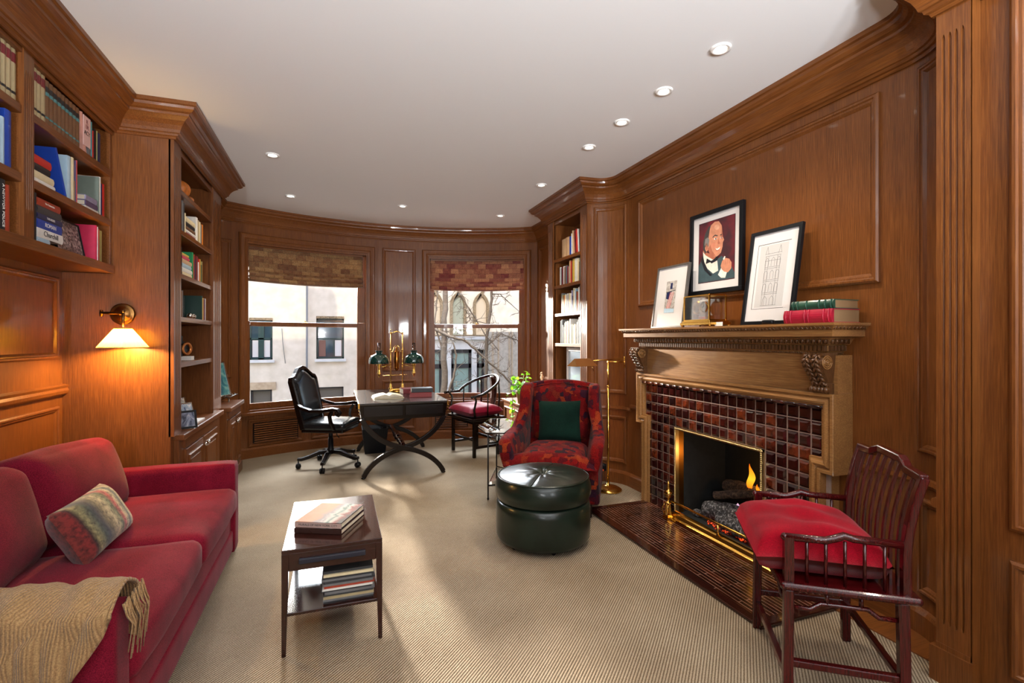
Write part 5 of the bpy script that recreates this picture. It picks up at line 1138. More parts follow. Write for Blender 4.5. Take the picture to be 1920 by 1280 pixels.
# ---- ottoman
ot = thing('ottoman', 'round dark green leather ottoman with a button-tufted top in front of the wing chair', 'ottoman', (1.345, 3.125, 0))
R_ = .325
MB().lathe([(0, .03), (.29, .03), (.31, .035), (.322, .06), (R_, .12), (R_, .24), (.318, .285), (.306, .295), (.0, .295)], 64).build('base', M['gleather'], ot)
f = MB()
def otop(u, v_):
    a = 2 * PI * v_; r = u
    if u <= .8: rr = u / .8 * .305; z = .452 + .018 * (1 - (rr / .305) ** 2) - .030 * math.exp(-(rr / .035) ** 2) - .004 * math.exp(-((math.sin(a - .9)) / .05) ** 2) * min(1, rr / .05) + .0025 * noise.noise(Vector((math.cos(a) * rr * 30, math.sin(a) * rr * 30, 1))) * (1 - rr / .32) - .006 * math.exp(-(rr / .12) ** 2) * abs(math.sin(a * 4)) ** 8
    else: q = (u - .8) / .2; rr = .305 + .025 * math.sin(min(1, q * 1.6) * PI / 2) - (.015 * max(0, q - .75) * 4); z = .452 - .145 * q ** 1.15
    return Vector((rr * math.cos(a), rr * math.sin(a), z))
f.grid(otop, 44, 96, closev=True); f.build('cushion_top', M['gleather'], ot)
MB().tube([(.312 * math.cos(2 * PI * k / 64), .312 * math.sin(2 * PI * k / 64), .449) for k in range(65)], .0045, 6).build('piping', M['gleather'], ot)
MB().lathe([(0, .008), (.012, .007), (.017, .0), (.012, -.004)], 16, Matrix.Translation((0, 0, .444))).build('button', M['gleather'], ot)
MB().tube([(math.cos(.9) * r, math.sin(.9) * r, .4545 + .018 * (1 - (abs(r) / .305) ** 2) - .03 * math.exp(-(r / .035) ** 2) - .003) for r in [-.30 + .6 * k / 30 for k in range(31)]], .0022, 5).build('seam', M['gleather'], ot)
for a in (20, 110, 200, 262): MB().ball((.26 * math.cos(math.radians(a)), .26 * math.sin(math.radians(a)), .017), .017, 10).build('caster', M['iron'], ot)

# ---- wing chair
m, t, b = nmat('kilim_patchwork'); setp(b, rough=.9, sheen=.04, sheenr=.5, spec=.08)
v = tex_coords(t, (1, 1, .8)); nz = noise_tex(t, v, 8, 3); vm = t.nodes.new('ShaderNodeVectorMath'); vm.operation = 'MULTIPLY_ADD'; vm.inputs[1].default_value = (.05, .05, .05); t.links.new(nz.outputs[1], vm.inputs[0]); t.links.new(v, vm.inputs[2])
vo = t.nodes.new('ShaderNodeTexVoronoi'); vo.distance = 'CHEBYCHEV'; vo.inputs['Scale'].default_value = 19; t.links.new(vm.outputs[0], vo.inputs['Vector'])
sp = t.nodes.new('ShaderNodeSeparateColor'); t.links.new(vo.outputs['Color'], sp.inputs[0])
c1 = ramp(t, sp.outputs[0], [(0, (140, 20, 20)), (.28, (98, 15, 20)), (.45, (140, 24, 20)), (.58, (84, 18, 28)), (.66, (52, 24, 42)), (.74, (54, 36, 36)), (.8, (134, 26, 22)), (.9, (160, 62, 30)), (1, (96, 20, 26))]); n = noise_tex(t, tex_coords(t, (1, 1, 1)), 250, 2)
t.links.new(mixc(t, 1.0, c1, ramp(t, n.outputs[0], [(.3, (130, 130, 130)), (.7, (255, 255, 255))]), 'MULTIPLY'), b.inputs['Base Color']); bump(t, b, n.outputs[0], .4, .0015); KI = m
ac = thing('wing_chair', 'red patterned wing armchair behind the round leather ottoman', 'armchair', (1.76, 3.82, 0), -.56)
def side(sg):
    f = MB(); out = [(.36, .10), (.42, .62), (.455, .955), (.40, .975), (.285, .955), (.235, .90), (.215, .78), (.16, .68), (.06, .615), (-.10, .595), (-.26, .59), (-.345, .575), (-.375, .53), (-.375, .44), (-.35, .35), (-.35, .10)]
    n = len(out)
    def px(y, z): fl = .035 * max(0, min(1, (z - .35) / .2)) * max(0, min(1, (.3 - y) / .4)); return fl
    vs = []
    for w_ in (0, 1):
        for (y, z) in out: vs.append((sg * ((.285 + (.10 if w_ else 0)) + px(y, z) - .028 * max(0, min(1, (z - .6) / .2))), y, z))
    f.add(vs, [tuple(range(n)), tuple(range(n, 2 * n))] + [(i, (i + 1) % n, n + (i + 1) % n, n + i) for i in range(n)], True)
    return f.build('wing_arm', KI, ac, bevel=.028, seg=4)
side(-1); side(1)
f = MB(); n = 14
def bk(u, v_, yo):
    x = -.345 + .69 * v_; top = .955 + .045 * (1 - (x / .345) ** 2); z = .25 + (top - .25) * u; y = .33 + .10 * (z / .95) + yo; return Vector((x, y, z))
vs = []; 
for yo in (0, .10):
    for i in range(n + 1):
        for j in range(n + 1): vs.append(bk(i / n, j / n, yo))
Rn = n + 1; fs = []
for k in (0, 1): fs += [(k * Rn * Rn + i * Rn + j, k * Rn * Rn + (i + 1) * Rn + j, k * Rn * Rn + (i + 1) * Rn + j + 1, k * Rn * Rn + i * Rn + j + 1) for i in range(n) for j in range(n)]
o2 = Rn * Rn
for i in range(n):
    for j in (0, n): fs.append((i * Rn + j, (i + 1) * Rn + j, o2 + (i + 1) * Rn + j, o2 + i * Rn + j))
    for r in (0, n): fs.append((r * Rn + i, r * Rn + i + 1, o2 + r * Rn + i + 1, o2 + r * Rn + i))
f.add(vs, fs, True); f.build('backrest', KI, ac, bevel=.025, seg=3)
f = MB()
def bc(u, v_):
    x = -.27 + .54 * v_; e = max(0, (1 - abs(2 * v_ - 1) ** 6) * (1 - abs(2 * u - 1) ** 8)) ** .5; top = .925 + .045 * (1 - (x / .27) ** 2); z = .45 + (top - .45) * u
    return Vector((x, .335 + .10 * (z / .95) - .085 * e - .002, z + .004 * math.sin(x * 60) * u))
f.grid(bc, 16, 20); f.build('back_cushion', KI, ac)
MB().tube([bc(1 if k <= 20 else 1, k / 20) + Vector((0, -.03, .003)) for k in range(21)], .006, 6).build('piping', KI, ac)
soft('seat_frame', 0, -.02, .24, .60, .66, .26, KI, ac, .025, 8)
f = MB()
def sc_(u, v_):
    x = -.30 + .60 * v_; y = -.40 + .70 * u; wz = .31 if y > -.33 else .36
    xx = x * (1.22 if y < -.30 else .90); e = max(0, (1 - abs(2 * v_ - 1) ** 5) * (1 - abs(2 * u - 1) ** 7)) ** .5
    return Vector((xx, y, .385 + .095 * e + .02 * (1 - (x / .3) ** 2) * math.sin(PI * u)))
f.grid(sc_, 24, 22); f.grid(lambda u, v_: Vector((sc_(u, v_).x, sc_(u, v_).y, .383 - .02 * max(0, (1 - abs(2 * v_ - 1) ** 6) * (1 - abs(2 * u - 1) ** 7)) ** .5)), 12, 12)
f.build('seat_cushion', KI, ac)
MB().tube([sc_(0, k / 20) for k in range(21)], .006, 6).build('piping', KI, ac)
for x in (-.30, .30):
    for y in (-.31, .36): f = MB(); f.tube([(x, y, .14), (x * 1.02, y * 1.02, .0)], [.026, .018], 4, sq=(1, 1)); f.build('leg', DKW['z'], ac)
pl_ = MB(); pillow(pl_, .38, .36, .13, None, 16, .004, 8); o = pl_.build('cushion', M['dgreen']); tag(o, 'square dark green velvet cushion on the red wing chair', 'cushion')
o.matrix_world = Matrix.Translation((1.76, 3.82, 0)) @ Matrix.Rotation(-.56, 4, 'Z') @ Matrix.Translation((.01, .195, .655)) @ Matrix.Rotation(math.radians(76), 4, 'X') @ Matrix.Rotation(.03, 4, 'Z')

# ---- glass side table
gt = thing('side_table', 'glass-topped black iron side table beside the wing chair', 'table')
poly = [(1.215, 4.33), (1.20, 4.02), (1.345, 3.96), (1.63, 4.40), (1.62, 4.68), (1.45, 4.72)]
f = MB(); f.prism(poly, .572, .584); f.build('glass_top', M['glass'], gt, bevel=.002)
LG = [(1.228, 4.045), (1.37, 4.03), (1.60, 4.42), (1.49, 4.62)]
for x, y in LG: f = MB(); f.tube([(x, y, .571), (x, y, .0)], .007, 8); f.ball((x, y, .012), .011, 8); f.build('leg', M['iron'], gt)
for nm, z in (('top_rail', .565), ('upper_shelf_rail', .485), ('lower_shelf_rail', .12)):
    f = MB()
    for (a, b_) in zip(LG, LG[1:] + LG[:1]): f.tube([(a[0], a[1], z), (b_[0], b_[1], z)], .0045, 6)
    f.build(nm, M['iron'], gt)
for z in (.485, .12): f = MB(); f.prism(LG, z + .0045, z + .0105); f.build('glass_shelf', M['glass'], gt)
f = MB(); f.tube([(1.36 + .045 * math.cos(a / 10), 4.22 + .02 * math.sin(a / 10), .592) for a in range(0, 64)], .0018, 5); f.tube([(1.40, 4.22, .592), (1.46, 4.31, .60)], .0018, 5); f.tube([(1.33, 4.24, .592), (1.41, 4.34, .60)], .0018, 5)
tag(f.build('reading_glasses', M['iron']), 'pair of reading glasses on the glass side table', 'glasses')

# ---- brass floor lamp
fl = thing('floor_lamp', 'slender brass pharmacy floor lamp between the wing chair and fireplace', 'lamp', (2.34, 3.93, 0))
MB().lathe([(0, .001), (.118, .001), (.125, .008), (.120, .018), (.09, .034), (.05, .044), (.015, .05), (.012, .07), (0, .07)], 40).build('base', M['brass'], fl)
f = MB(); f.tube([(0, 0, .05), (0, 0, .95)], .011, 12); f.tube([(0, 0, .95), (0, 0, 1.17)], .0075, 12); f.ball((0, 0, .95), .014, 10); f.build('pole', M['brass'], fl)
f = MB(); f.ball((0, 0, 1.175), .012, 10); f.tube([(0, 0, 1.175), (.145, -.045, 1.175)], .006, 8); f.tube([(.145, -.045, 1.12), (.145, -.045, 1.225)], .008, 8); f.tube([(.145, -.045, 1.205), (-.24, -.15, 1.195)], .005, 8); f.build('swing_arm', M['brass'], fl)
T = Matrix.Translation((-.36, -.18, 1.155)) @ Matrix.Rotation(.25, 4, 'Z'); f = MB()
vs = [T @ Vector(p) for p in ((-.12, -.06, 0), (.12, -.06, 0), (.085, -.004, .062), (-.085, -.004, .062), (-.12, .06, 0), (.12, .06, 0), (.085, .004, .062), (-.085, .004, .062))]
f.add(vs, [(0, 1, 2, 3), (4, 5, 6, 7), (2, 3, 7, 6), (0, 3, 7, 4), (1, 2, 6, 5)]); o = f.build('lamp_shade', plain('satin_brass', (214, 160, 100), .35, 1), fl); q = o.modifiers.new('t', 'SOLIDIFY'); q.thickness = .003
MB().tube([T @ Vector((.09, -.02, .0)), T @ Vector((.11, -.02, -.045))], .004, 6).build('switch', M['brass'], fl)
o = MB(); rbox(o, 2.40, 4.12, .16, .045, .06, .07, .01, 4); o = tag(o.build('power_adapter', M['black']), 'small black plug with an orange light low on the curved wall', 'plug')
MB().ball((2.38, 4.092, .14), .010, 8).build('indicator_light', plain('orange_lens', (230, 90, 40), .4), o); MB().tube([(2.40, 4.11, .125), (2.38, 4.06, .05), (2.40, 3.99, .012)], .003, 6).build('cord', M['black'], o)

# ---- desk with crossed legs
dk = thing('writing_desk', 'dark wood writing desk with crossed curved legs in the bay', 'desk')
D = (.20, 1.09, 5.0, 6.35)
bx('desktop', plain('dark_leather_top', (40, 36, 34), .22, coat=.5), D[0], D[1], D[2], D[3], .730, .75, dk, .004)
f = MB(); f.add([(D[0] + .01, D[2] + .012, .73), (D[1] - .01, D[2] + .012, .73), (D[1] - .03, D[2] + .03, .58), (D[0] + .03, D[2] + .03, .58), (D[0] + .01, D[3] - .012, .73), (D[1] - .01, D[3] - .012, .73), (D[1] - .03, D[3] - .03, .58), (D[0] + .03, D[3] - .03, .58)], [(0, 1, 2, 3), (4, 5, 6, 7), (0, 3, 7, 4), (1, 2, 6, 5), (3, 2, 6, 7), (0, 1, 5, 4)])
f.build('apron', DKW['x'], dk)
for i, (a, b_) in enumerate(((D[0] + .05, .63), (.655, D[1] - .05))):
    f = MB(); f.box(a, b_, D[2] + .012, D[2] + .04, .615, .715); dd = f.build('drawer', DKW['x'], dk, bevel=.003)
f = MB()
for x in (D[0] - .002, D[1] - .012):
    for y in (D[2] - .002, D[3] - .012): f.box(x, x + .014, y, y + .014, .70, .752); f.ball((x + .007, y - .002, .68), .006, 6); f.ball((x + .007, y - .002, .65), .006, 6)
f.build('brass_corners', M['brass'], dk)
for y in (5.035, 6.30):
    for sg in (-1, 1):
        pts = []
        for k in range(21):
            q = k / 20
            if q <= .5: s_ = q * 2; a = q * PI; x = .645 - sg * .395 * (.4 * (1 - s_) + .6 * math.cos(a)); z = .02 + .265 * (.4 * s_ + .6 * math.sin(a))
            else: s_ = q * 2 - 1; a = (q - .5) * PI; x = .645 + sg * .41 * (.4 * s_ + .6 * math.sin(a)); z = .285 + .31 * (.4 * s_ + .6 * (1 - math.cos(a)))
            pts.append((x, y + sg * .012, z))
        f = MB(); f.tube(pts, 1, sq=(.018, .024), up=(0, 0, 1)); f.ball((pts[0][0], y + sg * .012, .012), .02, 10, (1.3, 1, .6)); f.build('leg', DKW['x'], dk, bevel=.003)
f = MB(); f.tube([(.645, 5.05 + 1.24 * k / 24, .29) for k in range(25)], [.02 + .013 * math.sin(k * 1.1) ** 2 + (.008 if 8 < k < 16 else 0) for k in range(25)], 12); f.build('turned_stretcher', WAL['y'], dk)
wb_ = thing('waste_bin', 'black square waste basket under the far end of the desk', 'bin', (.44, 6.36 - .1, 0))
f = MB(); f.add([(-.12, -.12, 0), (.12, -.12, 0), (.12, .12, 0), (-.12, .12, 0), (-.15, -.15, .30), (.15, -.15, .30), (.15, .15, .30), (-.15, .15, .30)], [(0, 1, 2, 3), (0, 1, 5, 4), (1, 2, 6, 5), (2, 3, 7, 6), (3, 0, 4, 7)]); o = f.build('bin_body', M['black'], wb_); q = o.modifiers.new('t', 'SOLIDIFY'); q.thickness = .006
# open book, stacked books
ob = thing('open_book', 'thick open book with white pages lying on the desk', 'book', (.52, 5.45, .7505), .05)
f = MB()
def pg(u, v_): x = -.15 + .30 * v_; return Vector((x, -.11 + .22 * u, .018 + .028 * (1 - (abs(x) / .15) ** 2) - .016 * math.exp(-(x / .02) ** 2)))
f.grid(pg, 4, 24); f.add([pg(0, k / 24) for k in range(25)] + [(.15, -.11, .004), (-.15, -.11, .004)], [tuple(range(27))]); f.add([pg(1, k / 24) for k in range(25)] + [(.15, .11, .004), (-.15, .11, .004)], [tuple(range(27))]); f.box(-.15, .15, -.11, .11, .004, .018)
f.build('pages', M['paper'], ob); bx('cover', cm('cream'), -.158, .158, -.116, .116, 0, .004, ob)
flat_book('hardback_book', 'red hardback lying at the bottom of the pair on the desk', (.745, 5.36), .235, .17, -.12, .7505, .05, cm('brick'), cm('brick'), title='THE NEW CITY' if 0 else None, tcol='cream')
flat_book('hardback_book', 'black hardback lying on top of the red one on the desk', (.765, 5.37), .23, .165, -.06, .801, .045, cm('black'), cm('black'))
flat_book('hardback_book', 'maroon book lying behind the others beside the desk lamp', (.72, 5.72), .16, .2, .1, .7505, .055, cm('maroon'), cm('maroon'))
# ---- double student lamp
sl = thing('desk_lamp', 'brass double student lamp with two dark green glass shades on the desk', 'lamp', (.68, 6.02, .7505))
BRS = M['brass']
f = MB(); f.lathe([(0, 0), (.085, 0), (.09, .008), (.07, .02), (.045, .026), (0, .028)], 32); f.box(-.085, .085, -.015, .015, .02, .035)
for sg in (-1, 1): f.lathe([(0, .03), (.022, .03), (.024, .045), (.012, .06), (.016, .075), (.008, .10)], 16, Matrix.Translation((sg * .07, 0, 0)))
f.build('base', BRS, sl)
f = MB()
for sg in (-1, 1):
    f.tube([(sg * .07, 0, .05), (sg * .07, 0, .70)], .007, 10); f.ball((sg * .07, 0, .705), .012, 8); f.ball((sg * .07, 0, .735), .007, 8)
    for z in (.30, .335, .50): f.ball((sg * .07, 0, z), .012, 8)
f.tube([(-.07, 0, .69), (-.03, 0, .715), (0, 0, .722), (.03, 0, .715), (.07, 0, .69)], .006, 8)
f.tube([(-.07, 0, .475), (-.045, 0, .48), (-.03, 0, .53), (-.012, 0, .555), (0, 0, .53), (.012, 0, .555), (.03, 0, .53), (.045, 0, .48), (.07, 0, .475)], .005, 8)
f.tube([(-.16, 0, .195), (.12, 0, .20)], .004, 6); f.build('posts', BRS, sl)
MB().lathe([(0, .25), (.012, .255), (.03, .275), (.034, .29), (.034, .47), (.028, .485), (.014, .50), (.014, .53), (0, .535)], 20).build('oil_reservoir', plain('dark_brass', (150, 96, 40), .18, 1), sl)
for sg in (-1, 1):
    f = MB(); f.tube([(sg * .07, 0, .32), (sg * .12, 0, .315), (sg * .16, 0, .30), (sg * .195, 0, .305)], .005, 8); ar = f.build('arm', BRS, sl)
    T = Matrix.Translation((sg * .205, 0, 0))
    MB().lathe([(0, .17), (.010, .18), (.006, .195), (.018, .205), (.022, .22), (.014, .24), (.014, .30), (.024, .32), (.026, .34), (.018, .35), (.02, .37)], 16, T).build('burner', BRS, ar)
    MB().lathe([(.114, .338), (.119, .343), (.120, .365), (.116, .39), (.105, .416), (.085, .438), (.055, .452), (.036, .46), (.035, .466), (.036, .478), (.048, .49), (.046, .492), (.033, .480), (.033, .458), (.05, .448), (.08, .434), (.10, .413), (.111, .388), (.115, .364)], 36, T).build('glass_shade', plain('bottle_green_glass_%d' % (sg + 1), (8, 50, 44), .06, coat=.6), ar)
    MB().lathe([(.017, .36), (.017, .585), (.0155, .585), (.0155, .36)], 16, T).build('chimney_glass', M['pane'], ar)

# ---- office chair
oc = thing('office_chair', 'dark wood and black leather swivel office chair at the left of the desk', 'chair', (-.06, 5.72, 0), math.radians(-24))
CH = DKW['z']
for k in range(5):
    a = math.radians(24 + 184 + 72 * k - 0); d = Vector((math.cos(a), math.sin(a), 0)); f = MB()
    f.tube([d * .03 + Vector((0, 0, .155)), d * .12 + Vector((0, 0, .15)), d * .22 + Vector((0, 0, .115)), d * .30 + Vector((0, 0, .095)), d * .335 + Vector((0, 0, .10))], [1.1, 1.15, 1.0, .95, .8], sq=(.022, .018), up=(0, 0, 1)); lg = f.build('leg', DKW['x'], oc, bevel=.004)
    f = MB(); s_ = Vector((-d.y, d.x, 0)); c = d * .325 + Vector((0, 0, .028))
    for q in (-.013, .013): f.tube([c + s_ * (q - .009), c + s_ * (q + .009)], .0275, 16)
    f.tube([c + Vector((0, 0, .0)), c + Vector((0, 0, .065))], .007, 8); f.build('caster', M['iron'], lg)
f = MB(); f.lathe([(0, .13), (.035, .13), (.038, .18), (.03, .19), (.026, .30), (.022, .30), (.022, .395), (.05, .40), (.05, .41), (0, .41)], 20); f.build('pedestal', M['iron'], oc)
f = MB(); f.box(-.22, .23, -.22, .22, .395, .43); f.build('seat_rail', CH, oc, bevel=.008)
soft('seat', .01, 0, .46, .48, .48, .075, M['bleather'], oc, .03, 12, (0, 0, .025), .002)
f = MB(); f.tube([(.0, .12, .40), (.0, .16, .30), (.02, .17, .27)], .006, 6); f.build('lever', M['iron'], oc)
# back: wooden shield frame with a leather pad, leaning back
def bkp(y, z): return Vector((-.20 - .23 * (z - .45) * 1.0 - .10 * (y / .25) ** 2 * 0, y, z))
outl = [(-.225, .43), (-.245, .70), (-.262, .93), (-.24, .965), (-.19, .975), (-.14, 1.005), (-.07, 1.055), (0, 1.07), (.07, 1.055), (.14, 1.005), (.19, .975), (.24, .965), (.262, .93), (.245, .70), (.225, .43)]
f = MB(); f.tube([bkp(y, z) for y, z in outl], 1, sq=(.016, .026), up=(1, 0, 0)); f.tube([bkp(-.23, .50), bkp(.23, .50)], 1, sq=(.02, .02), up=(1, 0, 0)); f.build('back_frame', CH, oc, bevel=.004)
f = MB()
def pad(u, v_, sg=1):
    y = -.235 + .47 * v_; yt = abs(y); top = .955 if yt > .19 else .955 + (.095) * (math.cos(yt / .19 * PI) * .5 + .5); z = .52 + (top - .52) * u; wy = y * (.90 + .12 * u)
    e = max(0, (1 - abs(2 * u - 1) ** 8) * (1 - abs(2 * v_ - 1) ** 6)) ** .5; p = bkp(wy, z); p.x += sg * (.008 + .034 * e); return p
f.grid(pad, 20, 22); f.grid(lambda u, v_: pad(u, v_, -.5), 12, 12); f.build('back_pad', M['bleather'], oc)
for sg in (-1, 1):
    f = MB(); pts = [bkp(sg * .245, .70) + Vector((0, sg * .01, 0)), Vector((-.19, sg * .275, .665)), Vector((-.08, sg * .29, .635)), Vector((.05, sg * .29, .64)), Vector((.15, sg * .285, .655)), Vector((.20, sg * .28, .645)), Vector((.225, sg * .28, .615)), Vector((.205, sg * .28, .59)), Vector((.175, sg * .28, .60))]
    f.tube(pts, [.8, 1, 1, 1.1, 1.15, 1.1, 1, .9, .7], sq=(.024, .015), up=(0, 0, 1)); f.ball((.19, sg * .28, .622), .022, 10); f.tube([Vector((.14, sg * .28, .63)), Vector((.11, sg * .27, .58)), Vector((.11, sg * .25, .52)), Vector((.15, sg * .235, .43))], [1, 1, 1, 1], sq=(.018, .014)); f.build('armrest', CH, oc, bevel=.004)

# ---- horseshoe-back chair
hc = thing('horseshoe_chair', 'dark round-backed wooden chair with a raspberry cushion right of the desk', 'chair', (1.60, 5.80, 0), math.radians(196))
# local +X is where it faces
for (x, y) in ((.17, .25), (.17, -.25), (-.17, .25), (-.17, -.25)):
    f = MB(); f.tube([(x, y, 0), (x, y, .43)], 1, sq=(.017, .017), up=(1, 0, 0)); f.build('leg', DKW['z'], hc, bevel=.003)
f = MB(); f.box(-.235, .225, -.30, .30, .425, .46); f.build('seat_frame', DKW['y'], hc, bevel=.010, seg=3)
f = MB()
for y in (-.25, .25): f.box(-.17, .17, y - .012, y + .012, .10, .13); f.box(-.17, .17, y - .010, y + .010, .385, .425)
f.box(-.182, -.158, -.25, .25, .16, .19); f.box(.158, .182, -.25, .25, .19, .215); f.box(.158, .18, -.25, .25, .385, .425)
for (q, w_) in ((.0, .16), (.05, .12)): f.box(-.18, .18, -.26, -.245, .085 + 0 * q, .10) if 0 else None
f.build('stretchers', DKW['y'], hc, bevel=.003)
hp = lambda a: Vector((-.02 - .25 * math.cos(a), .30 * math.sin(a), .93 - .20 * (abs(a) / (PI * .62)) ** 1.5))
pts = [hp(PI * .62 * (k / 20 - 1)) for k in range(41)]
pts = [Vector((.245, -.325, .715))] + pts + [Vector((.245, .325, .715))]
f = MB(); f.tube(pts, [.013] + [.0165] * 41 + [.013], 10); f.ball(pts[0], .017, 8); f.ball(pts[-1], .017, 8); f.build('top_rail', DKW['x'], hc)
for sg in (-1, 1):
    for ps_, r_ in (([(.17, sg * .27, .46), (.185, sg * .275, .56), (.165, sg * .285, .66), (.20, sg * .31, .725)], .013), ([(-.20, sg * .20, .46), (-.215, sg * .205, .70), (-.20, sg * .20, .875)], .012), ([(.0, sg * .275, .46), (.005, sg * .285, .62), (.0, sg * .28, .79)], .008)): MB().tube(ps_, r_, 8).build('arm_post', DKW['z'], hc)
f = MB(); f.grid(lambda u, v_: Vector((-.215 - .035 * math.sin(PI * u) - .04 * u, -.065 + .13 * v_, .46 + .46 * u)), 12, 3); o = f.build('back_splat', WAL['z'], hc); q = o.modifiers.new('t', 'SOLIDIFY'); q.thickness = .012
cu = MB(); pillow(cu, .48, .56, .15, None, 18, .006, 12); o = cu.build('cushion', M['pinkish']); tag(o, 'plump raspberry silk cushion on the round-backed chair by the desk', 'cushion'); o.location = (1.60, 5.80, .525); o.rotation_euler = (0, 0, math.radians(196))

# ---- fireside spindle armchair (local +X = towards its back)
rc = thing('spindle_armchair', 'glossy rosewood armchair with spindle back beside the fireplace', 'chair', (1.899, 1.497, 0), -.616)
LX, LY = .182, .266; A = ROSE
for (x, y) in ((-LX, LY), (-LX, -LY), (LX, LY), (LX, -LY)):
    f = MB(); f.tube([(x * 1.03, y * 1.03, 0), (x, y, .455)], 1, sq=(.0175, .0175), up=(1, 0, 0)); f.build('leg', A, rc, bevel=.006, seg=3)
f = MB(); f.box(-.215, .235, -.30, .30, .455, .485); f.build('seat_frame', A, rc, bevel=.013, seg=3)
f = MB()
for sg in (-1, 1): f.box(-LX, LX, sg * LY - .012, sg * LY + .012, .165, .192)
f.box(-LX - .012, -LX + .012, -LY, LY, .105, .135); f.box(LX - .012, LX + .012, -LY, LY, .165, .19); f.build('stretchers', A, rc, bevel=.004)
f = MB()
for sg in (-1, 1):
    y = sg * LY; f.tube([(-LX, y, .385), (-.11, y, .385), (-.075, y, .41), (.075, y, .41), (.11, y, .385), (LX, y, .385)], .009, 8)
    for x in (-.055, .055): f.tube([(x, y, .41), (x, y, .456)], .008, 8)
f.tube([(-LX, -LY, .385), (-LX, -.17, .385), (-LX, -.13, .41), (-LX, .13, .41), (-LX, .17, .385), (-LX, LY, .385)], .009, 8)
for y in (-.09, 0, .09): f.tube([(-LX, y, .41), (-LX, y, .456)], .007, 8)
f.build('humpback_braces', A, rc)
for sg in (-1, 1):
    y = sg * LY; f = MB()
    f.tube([(-LX, y, .48), (-LX, y, .648)], 1, sq=(.016, .016), up=(1, 0, 0))
    f.tube([(-LX - .012, y, .645), (-.06, y, .645), (-.03, y, .655), (0, y, .668), (.03, y, .66), (LX + .02, y, .655)], .0145, 10)
    f.ball((-LX - .012, y, .645), .0155, 8); ar = f.build('armrest', A, rc)
    f = MB()
    for k in range(5): x = -LX + .062 * (k + 1); f.tube([(x, y, .484), (x, y, .648)], [.0065, .0065], 8)
    f.build('arm_spindles', A, ar)
bk2_ = lambda y, z: Vector((LX + .010 + .055 * max(0, (z - .60) / .30) ** 1.8, y, z))
f = MB()
for sg in (-1, 1): f.tube([bk2_(sg * LY, .48 + .42 * k / 12) for k in range(13)], 1, sq=(.016, .014), up=(1, 0, 0))
f.tube([bk2_(-LY - .008, .895), bk2_(-.15, .90), bk2_(-.12, .915), bk2_(-.09, .925), bk2_(.09, .925), bk2_(.12, .915), bk2_(.15, .90), bk2_(LY + .008, .895)], 1.0, sq=(.016, .015), up=(1, 0, 0)); f.build('back_frame', A, rc, bevel=.005)
for k in range(8):
    y = -LY + 2 * LY * (k + 1) / 9; top = .915 if abs(y) < .12 else .895; f = MB(); f.tube([bk2_(y, .48 + (top - .48) * q / 12) for q in range(13)], 1, sq=(.0065, .006), up=(1, 0, 0)); f.build('back_slat', A, rc, bevel=.002)
cu = MB(); 
def cush(u, v_, sg):
    x, y = 2 * u - 1, 2 * v_ - 1; e = max(0, (1 - abs(x) ** 8) * (1 - abs(y) ** 8)) ** .42
    p = Vector((x * .228, y * .25, sg * .072 * e)); p.z += (.022 * math.sin(PI * u) + .012 * noise.noise(Vector((x * 2, y * 2, 3)))) * (sg > 0) * e + .008 * math.sin(y * 9 + x * 3) * e * (sg > 0) * (1 - abs(x)); p.z -= .02 * max(0, -x - .6)
    return p
cu.grid(lambda u, v_: cush(u, v_, 1), 22, 22); cu.grid(lambda u, v_: cush(u, v_, -1), 22, 22); o = cu.build('cushion', M['crimson']); tag(o, 'thick crimson velvet cushion on the rosewood armchair by the fireplace', 'cushion')
o.matrix_world = Matrix.Translation((1.899, 1.497, 0)) @ Matrix.Rotation(-.616, 4, 'Z') @ Matrix.Translation((-.060, 0, .560))
q = o.modifiers.new('w', 'WELD')

# ---- wall lamp
wl = thing('wall_lamp', 'antique brass swing-arm wall lamp with a glowing pleated yellow shade', 'lamp', (-1.285, 3.79, 1.545))
RX = Matrix.Rotation(PI / 2, 4, 'X')
MB().lathe([(0, .0), (.066, 0), (.068, .006), (.060, .012), (.052, .010), (.044, .016), (.03, .022), (.012, .03), (0, .03)], 32, RX).build('back_plate', M['dbrass'], wl)
f = MB(); f.tube([(0, -.03, 0), (0, -.055, 0)], .010, 10); f.tube([(0, -.055, .0), (-.085, -.075, .0)], .006, 8); f.ball((-.085, -.075, 0), .012, 10); f.tube([(-.085, -.075, -.02), (-.085, -.075, .02)], .009, 8); f.tube([(-.085, -.08, .004), (.03, -.13, .0), (.048, -.14, -.01)], .006, 8); f.tube([(.048, -.14, .012), (.048, -.14, -.085)], .008, 8); f.ball((.048, -.14, .012), .012, 8); f.build('swing_arm', M['dbrass'], wl)
m, t, b = nmat('pleated_silk_shade'); setp(b, rough=.8); b.inputs['Base Color'].default_value = lin((240, 200, 90)); tl = t.nodes.new('ShaderNodeBsdfTranslucent'); tl.inputs[0].default_value = lin((255, 214, 96)); mx = t.nodes.new('ShaderNodeMixShader'); mx.inputs[0].default_value = .62
b.inputs['Emission Color'].default_value = lin((255, 190, 50)); b.inputs['Emission Strength'].default_value = .55
t.links.new(b.outputs[0], mx.inputs[1]); t.links.new(tl.outputs[0], mx.inputs[2]); t.links.new(mx.outputs[0], t.nodes['Material Output'].inputs[0])
f = MB(); f.grid(lambda u, v_: Vector((.048, -.14, -.095 - .115 * u)) + Vector((math.cos(2 * PI * v_), math.sin(2 * PI * v_), 0)) * ((.044 + .082 * u) * (1 + .028 * math.sin(2 * PI * v_ * 30))), 6, 240, closev=True); f.build('lamp_shade', m, wl)
